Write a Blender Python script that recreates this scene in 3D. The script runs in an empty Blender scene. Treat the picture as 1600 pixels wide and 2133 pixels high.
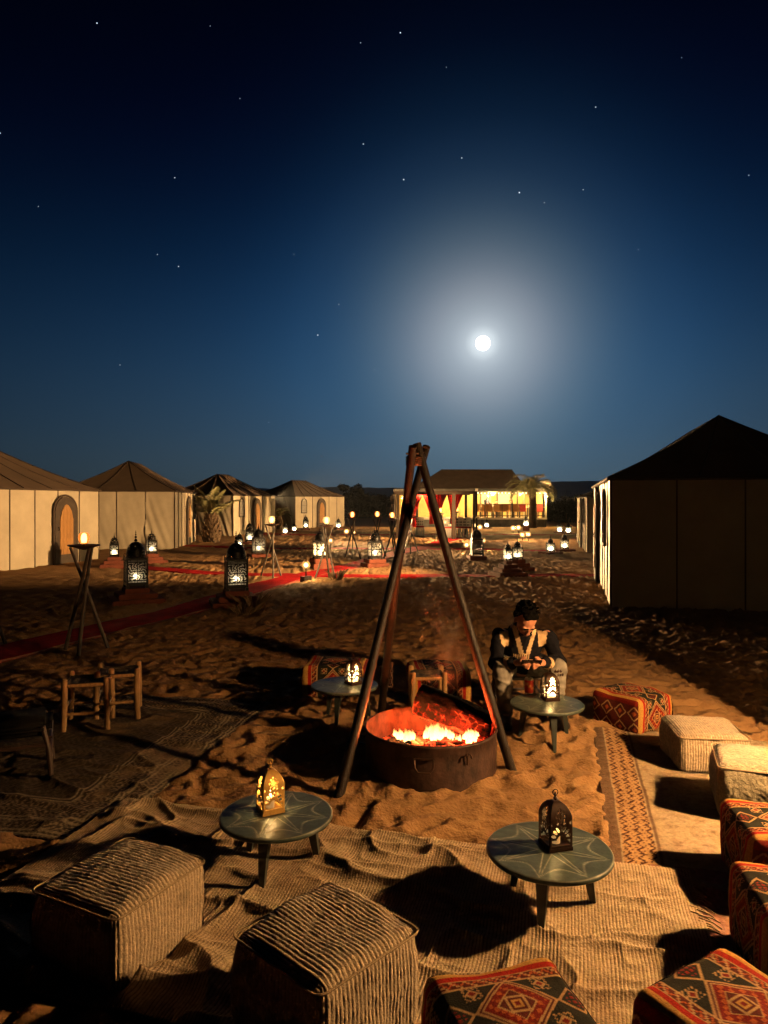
import bpy, bmesh, math, random
import numpy as np
from mathutils import Vector, Matrix, Euler
random.seed(7)
S = bpy.context.scene
COL = S.collection
PI = math.pi
# ------------------------------------------------------------------ camera
F, H, YH, CX = 1480.0, 1.70, 1047.0, 800.0
cam = bpy.data.cameras.new('camera'); camo = bpy.data.objects.new('camera', cam); COL.objects.link(camo)
camo.location = (0, 0, H); camo.rotation_euler = (PI/2, 0, 0)
cam.sensor_fit = 'HORIZONTAL'; cam.sensor_width = 36; cam.lens = 36*F/1600
cam.shift_y = -(1066.5-YH)/1600; cam.clip_start = .05; cam.clip_end = 6000
S.camera = camo
S.view_settings.view_transform = 'Standard'; S.view_settings.look = 'None'
S.view_settings.exposure = 0; S.view_settings.gamma = 1
S.render.engine = 'CYCLES'
S.cycles.use_denoising = True
S.cycles.max_bounces = 5; S.cycles.diffuse_bounces = 1; S.cycles.glossy_bounces = 3
S.cycles.transparent_max_bounces = 8; S.cycles.transmission_bounces = 4; S.cycles.volume_bounces = 0
S.cycles.sample_clamp_indirect = 3.0; S.cycles.sample_clamp_direct = 0
S.cycles.caustics_reflective = False; S.cycles.caustics_refractive = False
S.cycles.use_light_tree = True

def W(px, py, z=0.0):
    """pixel + height -> point in the place (d from the height)"""
    d = (H-z)*F/(py-YH)
    return ((px-CX)*d/F, d, z)
def WX(px, d): return (px-CX)*d/F
def WZ(py, d): return H-(py-YH)*d/F

# ------------------------------------------------------------------ sky (night, moon aureole) and moon
MOON = Vector(((1006-CX)/F, 1, (YH-715)/F)).normalized()
wd = bpy.data.worlds.new('World'); S.world = wd; wd.use_nodes = True
nt = wd.node_tree; N = nt.nodes; L = nt.links; N.clear()
def nd(t, **k):
    n = N.new(t)
    for a, b in k.items(): setattr(n, a, b)
    return n
tc = nd('ShaderNodeTexCoord')
dot = nd('ShaderNodeVectorMath', operation='DOT_PRODUCT'); dot.inputs[1].default_value = MOON
nrm = nd('ShaderNodeVectorMath', operation='NORMALIZE')
L.new(tc.outputs['Generated'], nrm.inputs[0]); L.new(nrm.outputs[0], dot.inputs[0])
ac = nd('ShaderNodeMath', operation='ARCCOSINE'); L.new(dot.outputs['Value'], ac.inputs[0])
dv = nd('ShaderNodeMath', operation='DIVIDE'); dv.inputs[1].default_value = 1.25; L.new(ac.outputs[0], dv.inputs[0])
cr = nd('ShaderNodeValToRGB'); cr.color_ramp.interpolation = 'B_SPLINE'
def ramp(node, stops, interp='B_SPLINE'):
    node.color_ramp.interpolation = interp; el = node.color_ramp.elements
    while len(el) > 1: el.remove(el[-1])
    el[0].position = stops[0][0]; el[0].color = (*stops[0][1], 1)
    for p, c in stops[1:]:
        e = el.new(p); e.color = (*c, 1)
ramp(cr, [(t/1.25, c) for t, c in ((0,(.9,.95,.95)), (.014,(.70,.76,.76)), (.024,(.46,.50,.51)), (.045,(.32,.35,.36)), (.07,(.235,.255,.265)), (.10,(.132,.158,.172)), (.135,(.064,.092,.108)),
     (.175,(.024,.046,.066)), (.22,(.0080,.022,.040)), (.28,(.0018,.0080,.017)), (.36,(.0002,.0012,.003)), (.48,(0,.0001,.0004)), (1.25,(0,0,0)))])
L.new(dv.outputs[0], cr.inputs[0])
# the sky proper: by height above the horizon, brighter on the moon's side
sx = nd('ShaderNodeSeparateXYZ'); L.new(nrm.outputs[0], sx.inputs[0])
ab = nd('ShaderNodeMath', operation='ABSOLUTE'); L.new(sx.outputs['Z'], ab.inputs[0])
c2 = nd('ShaderNodeValToRGB'); L.new(ab.outputs[0], c2.inputs[0])
ramp(c2, [(0,(.038,.058,.070)), (.05,(.032,.058,.082)), (.10,(.022,.050,.086)), (.17,(.0120,.038,.080)), (.24,(.0056,.0235,.060)), (.31,(.0022,.0125,.038)), (.39,(.0006,.0042,.0185)),
     (.48,(.0001,.0009,.0075)), (.58,(0,.0002,.0034)), (.75,(0,.0002,.0022)), (1,(0,.0001,.0015))])
az = nd('ShaderNodeMath', operation='MULTIPLY_ADD'); az.inputs[1].default_value = -2.1; az.inputs[2].default_value = .95; L.new(ac.outputs[0], az.inputs[0])
mi = nd('ShaderNodeMath', operation='MINIMUM'); mi.inputs[1].default_value = .42; L.new(az.outputs[0], mi.inputs[0])
ax = nd('ShaderNodeMath', operation='EXPONENT'); L.new(mi.outputs[0], ax.inputs[0])
hz = nd('ShaderNodeVectorMath', operation='SCALE'); L.new(c2.outputs[0], hz.inputs[0]); L.new(ax.outputs[0], hz.inputs['Scale'])
ad = nd('ShaderNodeVectorMath', operation='ADD'); L.new(cr.outputs[0], ad.inputs[0]); L.new(hz.outputs[0], ad.inputs[1])
bg = nd('ShaderNodeBackground'); bg.inputs['Strength'].default_value = 1.0
L.new(ad.outputs[0], bg.inputs['Color'])
ow = nd('ShaderNodeOutputWorld'); L.new(bg.outputs[0], ow.inputs[0])
sl = bpy.data.lights.new('moonlight', 'SUN'); sl.energy = .05; sl.angle = math.radians(.6); sl.color = (.75,.87,1)
so = bpy.data.objects.new('moonlight', sl); COL.objects.link(so)
so.rotation_euler = MOON.to_track_quat('Z', 'Y').to_euler()

# ------------------------------------------------------------------ helpers
LK = 1.8   # lamp scale
def tag(o, label=None, cat=None, group=None, kind=None):
    if label: o['label'] = label
    if cat: o['category'] = cat
    if group: o['group'] = group
    if kind: o['kind'] = kind
    return o
def empty(name, loc, rz=0, label=None, cat=None, group=None, scale=1):
    o = bpy.data.objects.new(name, None); COL.objects.link(o); o.empty_display_size = .1
    o.location = loc; o.rotation_euler = (0, 0, rz); o.scale = (scale,)*3
    return tag(o, label, cat, group)
def link(name, me, mat=None, parent=None, loc=None, rot=None):
    o = bpy.data.objects.new(name, me); COL.objects.link(o)
    if mat is not None and not me.materials: me.materials.append(mat)
    if parent: o.parent = parent
    if loc: o.location = loc
    if rot: o.rotation_euler = rot
    return o
def copy_tree(o, parent=None):
    c = o.copy(); COL.objects.link(c); c.parent = parent
    for ch in list(o.children): copy_tree(ch, c)
    return c

class MB:
    def __init__(s): s.v = []; s.f = []
    def add(s, vs, fs):
        b = len(s.v); s.v += [tuple(v) for v in vs]; s.f += [tuple(b+i for i in f) for f in fs]; return s
    def box(s, c, size, rz=0, taper=1.0, M=None):
        x, y, z = (a/2 for a in size)
        vs = []
        for dz in (-z, z):
            t = taper if dz > 0 else 1
            for dx, dy in ((-x,-y),(x,-y),(x,y),(-x,y)):
                vs.append(Vector((dx*t, dy*t, dz)))
        R = M if M is not None else Matrix.Rotation(rz, 3, 'Z')
        vs = [R @ v + Vector(c) for v in vs]
        return s.add(vs, [(0,3,2,1),(4,5,6,7),(0,1,5,4),(1,2,6,5),(2,3,7,6),(3,0,4,7)])
    def tube(s, pts, rad, n=8, cap=True):
        pts = [Vector(p) for p in pts]
        if not hasattr(rad, '__len__'): rad = [rad]*len(pts)
        b = len(s.v); ref = None
        for i, p in enumerate(pts):
            t = (pts[min(i+1, len(pts)-1)]-pts[max(i-1, 0)]).normalized()
            if ref is None:
                ref = t.orthogonal().normalized()
            u = (ref - t*ref.dot(t)).normalized(); ref = u; w = t.cross(u)
            for k in range(n):
                a = 2*PI*k/n; s.v.append(tuple(p + (u*math.cos(a)+w*math.sin(a))*rad[i]))
        for i in range(len(pts)-1):
            for k in range(n):
                a = b+i*n+k; c = b+i*n+(k+1) % n
                s.f.append((a, c, c+n, a+n))
        if cap:
            s.f.append(tuple(b+k for k in range(n))[::-1]); s.f.append(tuple(b+(len(pts)-1)*n+k for k in range(n)))
        return s
    def lathe(s, prof, n=16, c=(0,0,0), a0=0, cap=False):
        b = len(s.v)
        for r, z in prof:
            for k in range(n):
                a = a0+2*PI*k/n; s.v.append((c[0]+r*math.cos(a), c[1]+r*math.sin(a), c[2]+z))
        for i in range(len(prof)-1):
            for k in range(n):
                a = b+i*n+k; d = b+i*n+(k+1) % n
                s.f.append((a, d, d+n, a+n))
        if cap:
            s.f.append(tuple(b+k for k in range(n))[::-1]); s.f.append(tuple(b+(len(prof)-1)*n+k for k in range(n)))
        return s
    def ball(s, c, r, n=10, m=7, sc=(1,1,1)):
        b = len(s.v)
        for j in range(m+1):
            th = PI*j/m
            for k in range(n):
                a = 2*PI*k/n
                s.v.append((c[0]+sc[0]*r*math.sin(th)*math.cos(a), c[1]+sc[1]*r*math.sin(th)*math.sin(a), c[2]-sc[2]*r*math.cos(th)))
        for j in range(m):
            for k in range(n):
                a = b+j*n+k; d = b+j*n+(k+1) % n
                s.f.append((a, d, d+n, a+n))
        return s
    def mesh(s, name, smooth=True):
        me = bpy.data.meshes.new(name); me.from_pydata(s.v, [], s.f)
        if smooth: me.shade_smooth(); me.set_sharp_from_angle(angle=math.radians(40))
        me.update(); return me
    def build(s, name, mat, parent=None, loc=None, rot=None, smooth=True):
        return link(name, s.mesh(name, smooth), mat, parent, loc, rot)

def gridmesh(name, P, closed_u=False, col=None, keep=None, smooth=True, uv=None):
    """P: (n,m,3) array -> quad mesh; col: (n,m,3) colour attribute"""
    n, m = P.shape[:2]
    idx = np.arange(n*m).reshape(n, m)
    if closed_u: idx = np.vstack([idx, idx[:1]])
    a = idx[:-1,:-1]; b = idx[1:,:-1]; c = idx[1:,1:]; d = idx[:-1,1:]
    Q = np.stack([a, b, c, d], -1)
    Q = Q[keep] if keep is not None else Q.reshape(-1, 4)
    me = bpy.data.meshes.new(name)
    V = P.reshape(-1, 3)
    if keep is not None:
        used = np.unique(Q); mp = np.full(n*m, -1); mp[used] = np.arange(len(used)); Q = mp[Q]; V = V[used]
    else: used = None
    me.vertices.add(len(V)); me.vertices.foreach_set('co', V.astype(np.float32).ravel())
    me.loops.add(Q.size); me.loops.foreach_set('vertex_index', Q.astype(np.int32).ravel())
    me.polygons.add(len(Q)); me.polygons.foreach_set('loop_start', np.arange(0, Q.size, 4, dtype=np.int32))
    me.polygons.foreach_set('loop_total', np.full(len(Q), 4, dtype=np.int32))
    me.update(calc_edges=True)
    if smooth: me.shade_smooth()
    if col is not None:
        C = col.reshape(-1, col.shape[-1])
        if used is not None: C = C[used]
        setcol(me, C)
    if uv is not None:
        U = uv.reshape(-1, 2)
        if used is not None: U = U[used]
        at = me.attributes.new('uvp', 'FLOAT_VECTOR', 'POINT')
        at.data.foreach_set('vector', np.c_[U, np.zeros(len(U))].astype(np.float32).ravel())
    return me
def setcol(me, C):
    at = me.color_attributes.new('col', 'FLOAT_COLOR', 'POINT')
    at.data.foreach_set('color', np.c_[C, np.ones(len(C))].astype(np.float32).ravel())

# numpy noise
def h2(ix, iy, s=0):
    n = (ix.astype(np.int64)*374761393 + iy.astype(np.int64)*668265263 + s*1274126177) & 0xffffffff
    n = ((n ^ (n >> 13))*1274126177) & 0xffffffff
    n = (n ^ (n >> 16)) & 0xffffffff
    return n/4294967295.0
def vn(x, y, s=0):
    x = np.asarray(x, float); y = np.asarray(y, float)
    ix = np.floor(x); iy = np.floor(y); fx = x-ix; fy = y-iy
    fx = fx*fx*fx*(fx*(fx*6-15)+10); fy = fy*fy*fy*(fy*(fy*6-15)+10)
    a = h2(ix, iy, s); b = h2(ix+1, iy, s); c = h2(ix, iy+1, s); d = h2(ix+1, iy+1, s)
    return (a*(1-fx)+b*fx)*(1-fy)+(c*(1-fx)+d*fx)*fy*1.0
def fbm(x, y, o=4, s=0):
    r = 0; a = .5
    for i in range(o):
        r = r+a*vn(x, y, s+i*17); x = x*2.03+11.3; y = y*2.03-7.1; a *= .5
    return r/(1-.5**o)-.5
def seg_dist(x, y, pts):
    D = np.full(np.shape(x), 1e9)
    for (x0, y0), (x1, y1) in zip(pts[:-1], pts[1:]):
        dx, dy = x1-x0, y1-y0; t = np.clip(((x-x0)*dx+(y-y0)*dy)/(dx*dx+dy*dy), 0, 1)
        D = np.minimum(D, np.hypot(x-x0-t*dx, y-y0-t*dy))
    return D

# ------------------------------------------------------------------ materials
def mat(name, color, rough=.8, metal=0, noise=None, bump=None, emis=None, spec=.3, attr=False, sheen=0, coord='Object', trans=0, k=.55):
    color = tuple(c*k for c in color)
    m = bpy.data.materials.new(name); m.use_nodes = True
    n = m.node_tree.nodes; l = m.node_tree.links
    b = n['Principled BSDF']; b.inputs['Roughness'].default_value = rough; b.inputs['Metallic'].default_value = metal
    b.inputs['Specular IOR Level'].default_value = spec
    b.inputs['Base Color'].default_value = (*color, 1)
    if sheen: b.inputs['Sheen Weight'].default_value = sheen
    if trans: b.inputs['Transmission Weight'].default_value = trans
    tcn = n.new('ShaderNodeTexCoord'); src = None
    if attr:
        a = n.new('ShaderNodeVertexColor'); a.layer_name = 'col'; src = a.outputs[0]
    if noise:   # (scale, dark colour factor, detail[, stretch])
        t = n.new('ShaderNodeTexNoise'); t.inputs['Scale'].default_value = noise[0]; t.inputs['Detail'].default_value = 6
        t.inputs['Roughness'].default_value = .65
        mp = n.new('ShaderNodeMapping'); l.new(tcn.outputs[coord], mp.inputs[0]); l.new(mp.outputs[0], t.inputs[0])
        if len(noise) > 2: mp.inputs['Scale'].default_value = noise[2]
        r = n.new('ShaderNodeMapRange'); r.inputs[1].default_value = .3; r.inputs[2].default_value = .7
        kk = k if attr else 1; r.inputs[3].default_value = noise[1]*kk; r.inputs[4].default_value = 1.12*kk; l.new(t.outputs[0], r.inputs[0])
        v = n.new('ShaderNodeVectorMath'); v.operation = 'SCALE'; l.new(r.outputs[0], v.inputs['Scale'])
        if src is not None: l.new(src, v.inputs[0])
        else: v.inputs[0].default_value = color
        src = v.outputs[0]
    if src is not None: l.new(src, b.inputs['Base Color'])
    if bump:    # (scale, distance[, stretch])
        t = n.new('ShaderNodeTexNoise'); t.inputs['Scale'].default_value = bump[0]; t.inputs['Detail'].default_value = 5
        mp = n.new('ShaderNodeMapping'); l.new(tcn.outputs[coord], mp.inputs[0]); l.new(mp.outputs[0], t.inputs[0])
        if len(bump) > 2: mp.inputs['Scale'].default_value = bump[2]
        u = n.new('ShaderNodeBump'); u.inputs['Distance'].default_value = bump[1]; u.inputs['Strength'].default_value = 1
        l.new(t.outputs[0], u.inputs['Height']); l.new(u.outputs[0], b.inputs['Normal'])
    if emis:
        b.inputs['Emission Color'].default_value = (*emis[0], 1); b.inputs['Emission Strength'].default_value = emis[1]
    return m
def emat(name, color, strength):
    m = bpy.data.materials.new(name); m.use_nodes = True; n = m.node_tree.nodes; n.clear()
    e = n.new('ShaderNodeEmission'); e.inputs[0].default_value = (*color, 1); e.inputs[1].default_value = strength
    o = n.new('ShaderNodeOutputMaterial'); m.node_tree.links.new(e.outputs[0], o.inputs[0]); return m
M = {}
M['sand'] = mat('sand', (.42,.235,.105), .95, noise=(1.6,.72), bump=(48,.010), spec=.08)
M['carpet'] = mat('red_carpet', (.36,.012,.014), .95, noise=(9,.6), bump=(120,.004), spec=.05, attr=True)
M['canvas'] = mat('cream_canvas', (.60,.51,.37), .75, noise=(1.1,.82), bump=(60,.002), spec=.25)
M['canvas_shiny'] = mat('coated_canvas', (.58,.49,.36), .42, noise=(1.1,.85), bump=(9,.006,(1,1,.25)), spec=.4)
M['roof'] = mat('roof_canvas', (.19,.13,.09), .85, noise=(1.5,.75), bump=(50,.002), spec=.15)
M['seam'] = mat('brown_seam', (.085,.055,.038), .8)
M['door'] = mat('door_surround', (.085,.058,.040), .7, noise=(8,.6), spec=.3)
M['wood_door'] = mat('pine_door', (.55,.27,.08), .6, noise=(6,.6,(8,8,1)), spec=.3)
M['black'] = mat('black_iron', (.012,.011,.010), .45, .7, noise=(30,.5))
M['brown_iron'] = mat('rusty_brown_iron', (.05,.022,.012), .5, .5, noise=(40,.5))
M['gold_iron'] = mat('brass_sheet', (.95,.55,.15), .5, .45, noise=(40,.7))
M['pole'] = mat('weathered_pole', (.024,.013,.008), .5, noise=(7,.45,(6,6,1)), bump=(30,.004,(6,6,.6)), spec=.22)
M['torchpole'] = mat('torch_pole', (.085,.062,.045), .6, noise=(7,.5,(6,6,1)))
M['stool'] = mat('peeled_branch', (.46,.26,.10), .6, noise=(9,.5,(5,5,1)), bump=(22,.004,(4,4,1)), spec=.35)
M['timber'] = mat('dark_timber', (.035,.022,.015), .85, noise=(5,.5), spec=.1)
M['darkwood'] = mat('dark_wood', (.06,.030,.018), .4, noise=(9,.5,(5,5,1)), spec=.6)
M['weave'] = mat('woven_seat', (.10,.07,.045), .85, noise=(60,.4), bump=(80,.006))
M['adobe'] = mat('red_adobe', (.22,.065,.038), .9, noise=(6,.7), bump=(25,.008), spec=.15)
M['drum'] = mat('sooty_steel', (.12,.060,.045), .6, .2, noise=(11,.08,(1,1,.6)), bump=(18,.006), spec=.3)
M['table'] = mat('painted_table', (.07,.09,.08), .36, attr=True, noise=(22,.55), bump=(25,.0015), spec=.28)
M['table_leg'] = mat('table_leg', (.035,.048,.044), .4, noise=(8,.6), spec=.5)
M['kilim'] = mat('kilim_weave', (.3,.1,.05), .92, attr=True, noise=(140,.62), bump=(230,.0025), spec=.08)
M['wool'] = mat('ribbed_wool', (.6,.45,.3), .95, attr=True, noise=(90,.6), bump=(160,.004), spec=.05, sheen=.15)
M['wool_plain'] = mat('wool_cord', (.42,.30,.18), .9, bump=(150,.003))
M['rug'] = mat('rug', (.5,.38,.26), .95, attr=True, noise=(55,.62), bump=(120,.005), spec=.05)
M['char'] = mat('charred_wood', (.004,.003,.003), .85, noise=(25,.4), bump=(18,.02), spec=.25)
M['white'] = mat('white_paint', (.6,.58,.54), .6)
M['redfab'] = mat('red_curtain_cloth', (.60,.010,.008), .8, noise=(6,.6,(3,3,.4)), spec=.1)
M['redcush'] = mat('red_cushion', (.32,.03,.02), .9)
M['metalbar'] = mat('grey_rail', (.09,.07,.05), .5, .4)
M['deck'] = mat('deck_fascia', (.55,.45,.33), .7, noise=(4,.7))
M['under'] = mat('deck_skirt', (.16,.15,.13), .8, noise=(3,.5))
M['inwall'] = mat('dining_wall', (.62,.44,.17), .8, noise=(2,.8))
M['cream'] = mat('cream_board', (.66,.60,.46), .7)
M['leaf'] = mat('palm_leaf', (.19,.18,.075), .55, noise=(3,.6), spec=.35, k=1)
M['leafdark'] = mat('scrub_leaf', (.035,.04,.022), .8, noise=(2,.5))
M['bark'] = mat('palm_bark', (.19,.12,.065), .9, noise=(12,.5), bump=(20,.02))
M['drybrush'] = mat('dry_brush', (.20,.12,.06), .9)
M['hill'] = mat('haze_tinted_hill', (.42,.46,.50), 1, noise=(.004,.7), spec=0, k=1)  # distance haze put into the colour: pale blue-grey instead of bare earth
M['skin'] = mat('skin', (.46,.20,.12), .5, noise=(12,.85), spec=.35, k=.9)
M['hair'] = mat('black_hair', (.003,.0025,.002), .85, bump=(90,.006), spec=.05)
M['jacket'] = mat('jacket_cloth', (.02,.02,.03), .9, attr=True, bump=(28,.006), spec=.1)
M['jeans'] = mat('pale_jeans', (.36,.34,.31), .9, attr=True, noise=(16,.7), bump=(30,.005), spec=.1)
M['shoe'] = mat('shoe_leather', (.03,.02,.018), .5)
M['phone'] = mat('phone_case', (.01,.01,.012), .25)
M['screen'] = mat('phone_glass', (.02,.02,.03), .1, emis=((.5,.6,1), .05))
M['can'] = mat('red_can', (.42,.03,.015), .3, .5, attr=True)
M['tin'] = mat('tin', (.5,.45,.4), .25, 1)
M['blackcush'] = mat('black_cushion', (.005,.005,.005), .8, bump=(6,.02), spec=.06)
M['blue'] = mat('blue_apron', (.02,.025,.05), .9)
M['orange'] = mat('orange_upholstery', (.5,.22,.06), .9)
M['chain'] = mat('chain_iron', (.12,.07,.05), .45, .8)
M['candle'] = mat('wax_candle', (.7,.5,.25), .5, emis=((1,.55,.18), .35))
M['bulb_w'] = emat('lantern_bulb', (1,.80,.46), 18)
M['bulb_g'] = emat('globe_bulb', (1,.70,.32), 5)
M['halo_g'] = None
M['bulb_s'] = emat('string_bulb', (1,.78,.45), 10)
M['bulb_r'] = emat('pendant_bulb', (1,.74,.36), 7)
M['flame_small'] = emat('torch_flame', (1,.50,.13), 9)
M['flame_candle'] = emat('candle_flame', (1,.60,.2), 9)
M['moon'] = emat('moon_disc', (1,1,1), 6)
M['star'] = emat('star_light', (.75,.85,1), 1.3)
def glassmat(name, col, alpha, emis=None):
    m = bpy.data.materials.new(name); m.use_nodes = True; n = m.node_tree.nodes; l = m.node_tree.links
    b = n['Principled BSDF']; b.inputs['Base Color'].default_value = (*col, 1); b.inputs['Roughness'].default_value = .15
    b.inputs['Alpha'].default_value = alpha
    if emis: b.inputs['Emission Color'].default_value = (*emis[0], 1); b.inputs['Emission Strength'].default_value = emis[1]
    return m
M['amber'] = glassmat('amber_glass', (.35,.07,.01), .40, ((1,.24,.02), 1.3))
def liner_mat():
    m = bpy.data.materials.new('frosted_liner'); m.use_nodes = True; n = m.node_tree.nodes; l = m.node_tree.links; n.clear()
    a = n.new('ShaderNodeBsdfTranslucent'); a.inputs[0].default_value = (.95,.9,.8,1); b = n.new('ShaderNodeBsdfTransparent'); x = n.new('ShaderNodeMixShader'); x.inputs[0].default_value = .45
    l.new(a.outputs[0], x.inputs[1]); l.new(b.outputs[0], x.inputs[2]); o = n.new('ShaderNodeOutputMaterial'); l.new(x.outputs[0], o.inputs[0]); return m
M['liner'] = liner_mat()
M['frost'] = glassmat('frosted_glass', (.8,.6,.3), .35, ((1,.62,.25), .9))
M['globe'] = glassmat('amber_globe', (.8,.5,.2), .30, ((1,.50,.14), .9))

def point(parent, loc, power, color=(1,.60,.26), r=.03, name='light'):
    l = bpy.data.lights.new(name, 'POINT'); l.energy = power*LK; l.color = color; l.shadow_soft_size = r
    o = bpy.data.objects.new(name, l); COL.objects.link(o); o.location = loc
    if parent: o.parent = parent
    return o
WARM = (1,.545,.205)

# ------------------------------------------------------------------ ground relief
CARPET_MAIN = [(-6.6,1.2),(-4.45,7.9),(-3.15,11.9),(-2.2,16.0),(-1.25,18.3),(-.5,20.8),(.6,24.5),(2.2,29.5),(3.4,34.0)]
CARPETS = [('lowest', [(-7.4,19.6),(-4.6,17.6),(-2.4,17.0),(0,16.8),(2.3,16.85),(5.6,16.9)], .36),
           ('middle', [(-8.6,28.6),(-5,26.6),(-1,26.2),(2,26.3),(6.8,25.8)], .42),
           ('farthest', [(-7.8,39.5),(-4,37.6),(0,38.3),(4.5,38.6),(9.5,37.8)], .5)]
def rot2(x, y, cx, cy, a):
    c, s = math.cos(a), math.sin(a); return (x-cx)*c+(y-cy)*s, -(x-cx)*s+(y-cy)*c
RUGS = {  # name: centre, half-sizes, angle
    'left': ((-1.98,4.95), (.80,1.28), math.radians(-11.5)),
    'front': ((-.22,2.93), (1.48,.74), math.radians(-15)),
    'right': ((2.24,4.0), (.98,1.20), math.radians(-14.5)),
    'pink': ((1.95,2.72), (.85,.48), math.radians(-14)),
}
def sm(e0, e1, x):
    t = np.clip((x-e0)/(e1-e0), 0, 1); return t*t*(3-2*t)
def low(x, y):
    return .05*fbm(x*.55, y*.55, 3, 5)+.10*fbm(x*.12, y*.12, 2, 9)*sm(6, 14, y)
def dents(x, y, cell, amp, seed, rx, ry):
    ix = np.floor(x/cell); iy = np.floor(y/cell); r = np.zeros(np.shape(x))
    for dx in (-1,0,1):
        for dy in (-1,0,1):
            jx = ix+dx; jy = iy+dy
            cx = (jx+h2(jx,jy,seed))*cell; cy = (jy+h2(jx,jy,seed+1))*cell
            a = h2(jx,jy,seed+2)*PI; A = amp*(.35+h2(jx,jy,seed+3))
            k = .65+.7*h2(jx,jy,seed+4)
            u = ((x-cx)*np.cos(a)+(y-cy)*np.sin(a))/(rx*k); v = (-(x-cx)*np.sin(a)+(y-cy)*np.cos(a))/(ry*k)
            q = u*u+v*v
            r += A*(-np.exp(-q*q*.8)+.55*np.exp(-(np.sqrt(q)-1.45)**2*6))
    return r
def rugmask(x, y):
    m = np.zeros(np.shape(x))
    for n, (c, s, a) in RUGS.items():
        u, v = rot2(x, y, c[0], c[1], a)
        d = np.maximum(np.abs(u)-s[0], np.abs(v)-s[1]); m = np.maximum(m, 1-sm(-.08, .04, d))
    return m
def carmask(x, y):
    d = seg_dist(x, y, CARPET_MAIN)-.40
    for n, p, w in CARPETS: d = np.minimum(d, seg_dist(x, y, p)-w)
    return 1-sm(-.05, .18, d)
def relief(x, y):
    wx = x+.10*fbm(x*3, y*3, 2, 61); wy = y+.10*fbm(x*3+5, y*3, 2, 67)
    r = dents(wx, wy, .36, .021, 100, .12, .065)+dents(wx+3.3, wy-1.7, .21, .017, 200, .075, .042)+dents(x+9.1, y+2.7, .13, .008, 300, .045, .03)
    rid = 1-np.abs(2*vn(wx*5.5, wy*8.0, 31)-1); r += .020*(rid**1.5-.4)
    rid2 = 1-np.abs(2*vn(wx*11+3, wy*15, 37)-1); r += .009*(rid2-.5)
    r += .018*fbm(x*6, y*8.5, 3, 41)+.005*fbm(x*26, y*26, 2, 43)
    return r
def ground(x, y):
    x = np.asarray(x, float); y = np.asarray(y, float)
    m = np.maximum(rugmask(x, y), carmask(x, y))
    r = relief(x, y)*(1+.30*sm(6.5,11,y))*(1-m)*(1-.20*np.exp(-(np.hypot(x-.30, y-4.57)/1.15)**4))
    # packed mound thrown up against the fire ring
    q = np.hypot(x-.30, y-4.57); mound = .022*np.exp(-((q-.50)/.14)**2)*(.6+.9*vn(x*7, y*7, 77))
    return low(x, y)+r+mound-m*.025
def g(x, y): return float(low(np.array([x]), np.array([y]))[0])
def gl(x, y): return float(ground(np.array([x]), np.array([y]))[0])
def lines(segs):
    out = []
    for a, b, s in segs: out += list(np.arange(a, b, s))
    return out
xs = np.array(lines([(-5,4.4,.023)]))
xr = []; s = .023; x = 4.4
while x < 3000: xr.append(x); s *= 1.035 if x < 12 else 1.12; x += s
xl = []; s = .023; x = -5
while x > -3000: s *= 1.035 if x > -13 else 1.12; x -= s; xl.append(x)
xs = np.array(xl[::-1]+list(xs)+xr)
ys = list(np.arange(1.0, 9.0, .023)); s = .023; y = 9.0
while y < 4000: ys.append(y); s *= 1.0125 if y < 26 else (1.03 if y < 60 else 1.15); y += s
yl = []; s = .05; y = 1.0
while y > -60: s *= 1.25; y -= s; yl.append(y)
ys = np.array(yl[::-1]+ys)
GX, GY = np.meshgrid(xs, ys, indexing='ij')
fade = 1-sm(30, 60, np.hypot(GX, GY))
GZ = ground(GX, GY)*fade
gm = gridmesh('ground', np.stack([GX, GY, GZ], -1)); gm.materials.append(M['sand'])
go = link('ground', gm); tag(go, kind='structure')
print('ground verts', GX.size)

# hills on the horizon
n = 160; A = np.linspace(-1.2, 1.2, n); P = np.zeros((n, 5, 3))
for j, (R, f) in enumerate(((1400,0),(1500,.55),(1600,.92),(1700,1.0),(2300,.2))):
    hh = 38+26*fbm(A*3.1, A*0, 4, 3)+14*fbm(A*11, A*0+3, 3, 13)+6*np.sin(A*2.4+.8)
    P[:,j,0] = np.sin(A)*R; P[:,j,1] = np.cos(A)*R; P[:,j,2] = f*hh*(R/1600)-2+(np.random.RandomState(2).randn(n)*.3)
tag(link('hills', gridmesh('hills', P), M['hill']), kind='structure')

# moon and stars
D = 2500
mb = MB(); mb.ball((0,0,0), 14.8/F*D, 28, 18)
tag(mb.build('moon', M['moon'], loc=tuple(MOON*D+Vector((0,0,H)))), 'bright white full moon hanging above the dining tent', 'moon')
mb = MB()
for sx_, sy_, r_ in ((202,48,1.5),(834,68,1.6),(751,89,1.0),(0,277,1.8),(364,370,1.2),(757,300,1.4),(962,329,1.4),(1241,223,1.3),(841,374,1.7),
                     (1082,401,1.9),(1215,395,1.0),(1560,365,1.2),(372,555,1.3),(328,530,1.0),(662,698,1.5),(706,634,.9),(612,530,.9),(438,54,.8),
                     (500,205,.8),(1134,422,.9),(930,140,.8),(80,430,.8),(1420,120,.9),(1330,520,.8),(560,880,.8),(250,760,.8),(780,770,.8)):
    v = Vector(((sx_-CX)/F, 1, (YH-sy_)/F)).normalized()*D
    mb.ball(v+Vector((0,0,H)), r_*.66/F*D, 6, 4)
tag(mb.build('stars', M['star'], smooth=False), 'scattered pinpoint stars in the dark blue sky', 'stars', kind='stuff')

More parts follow.
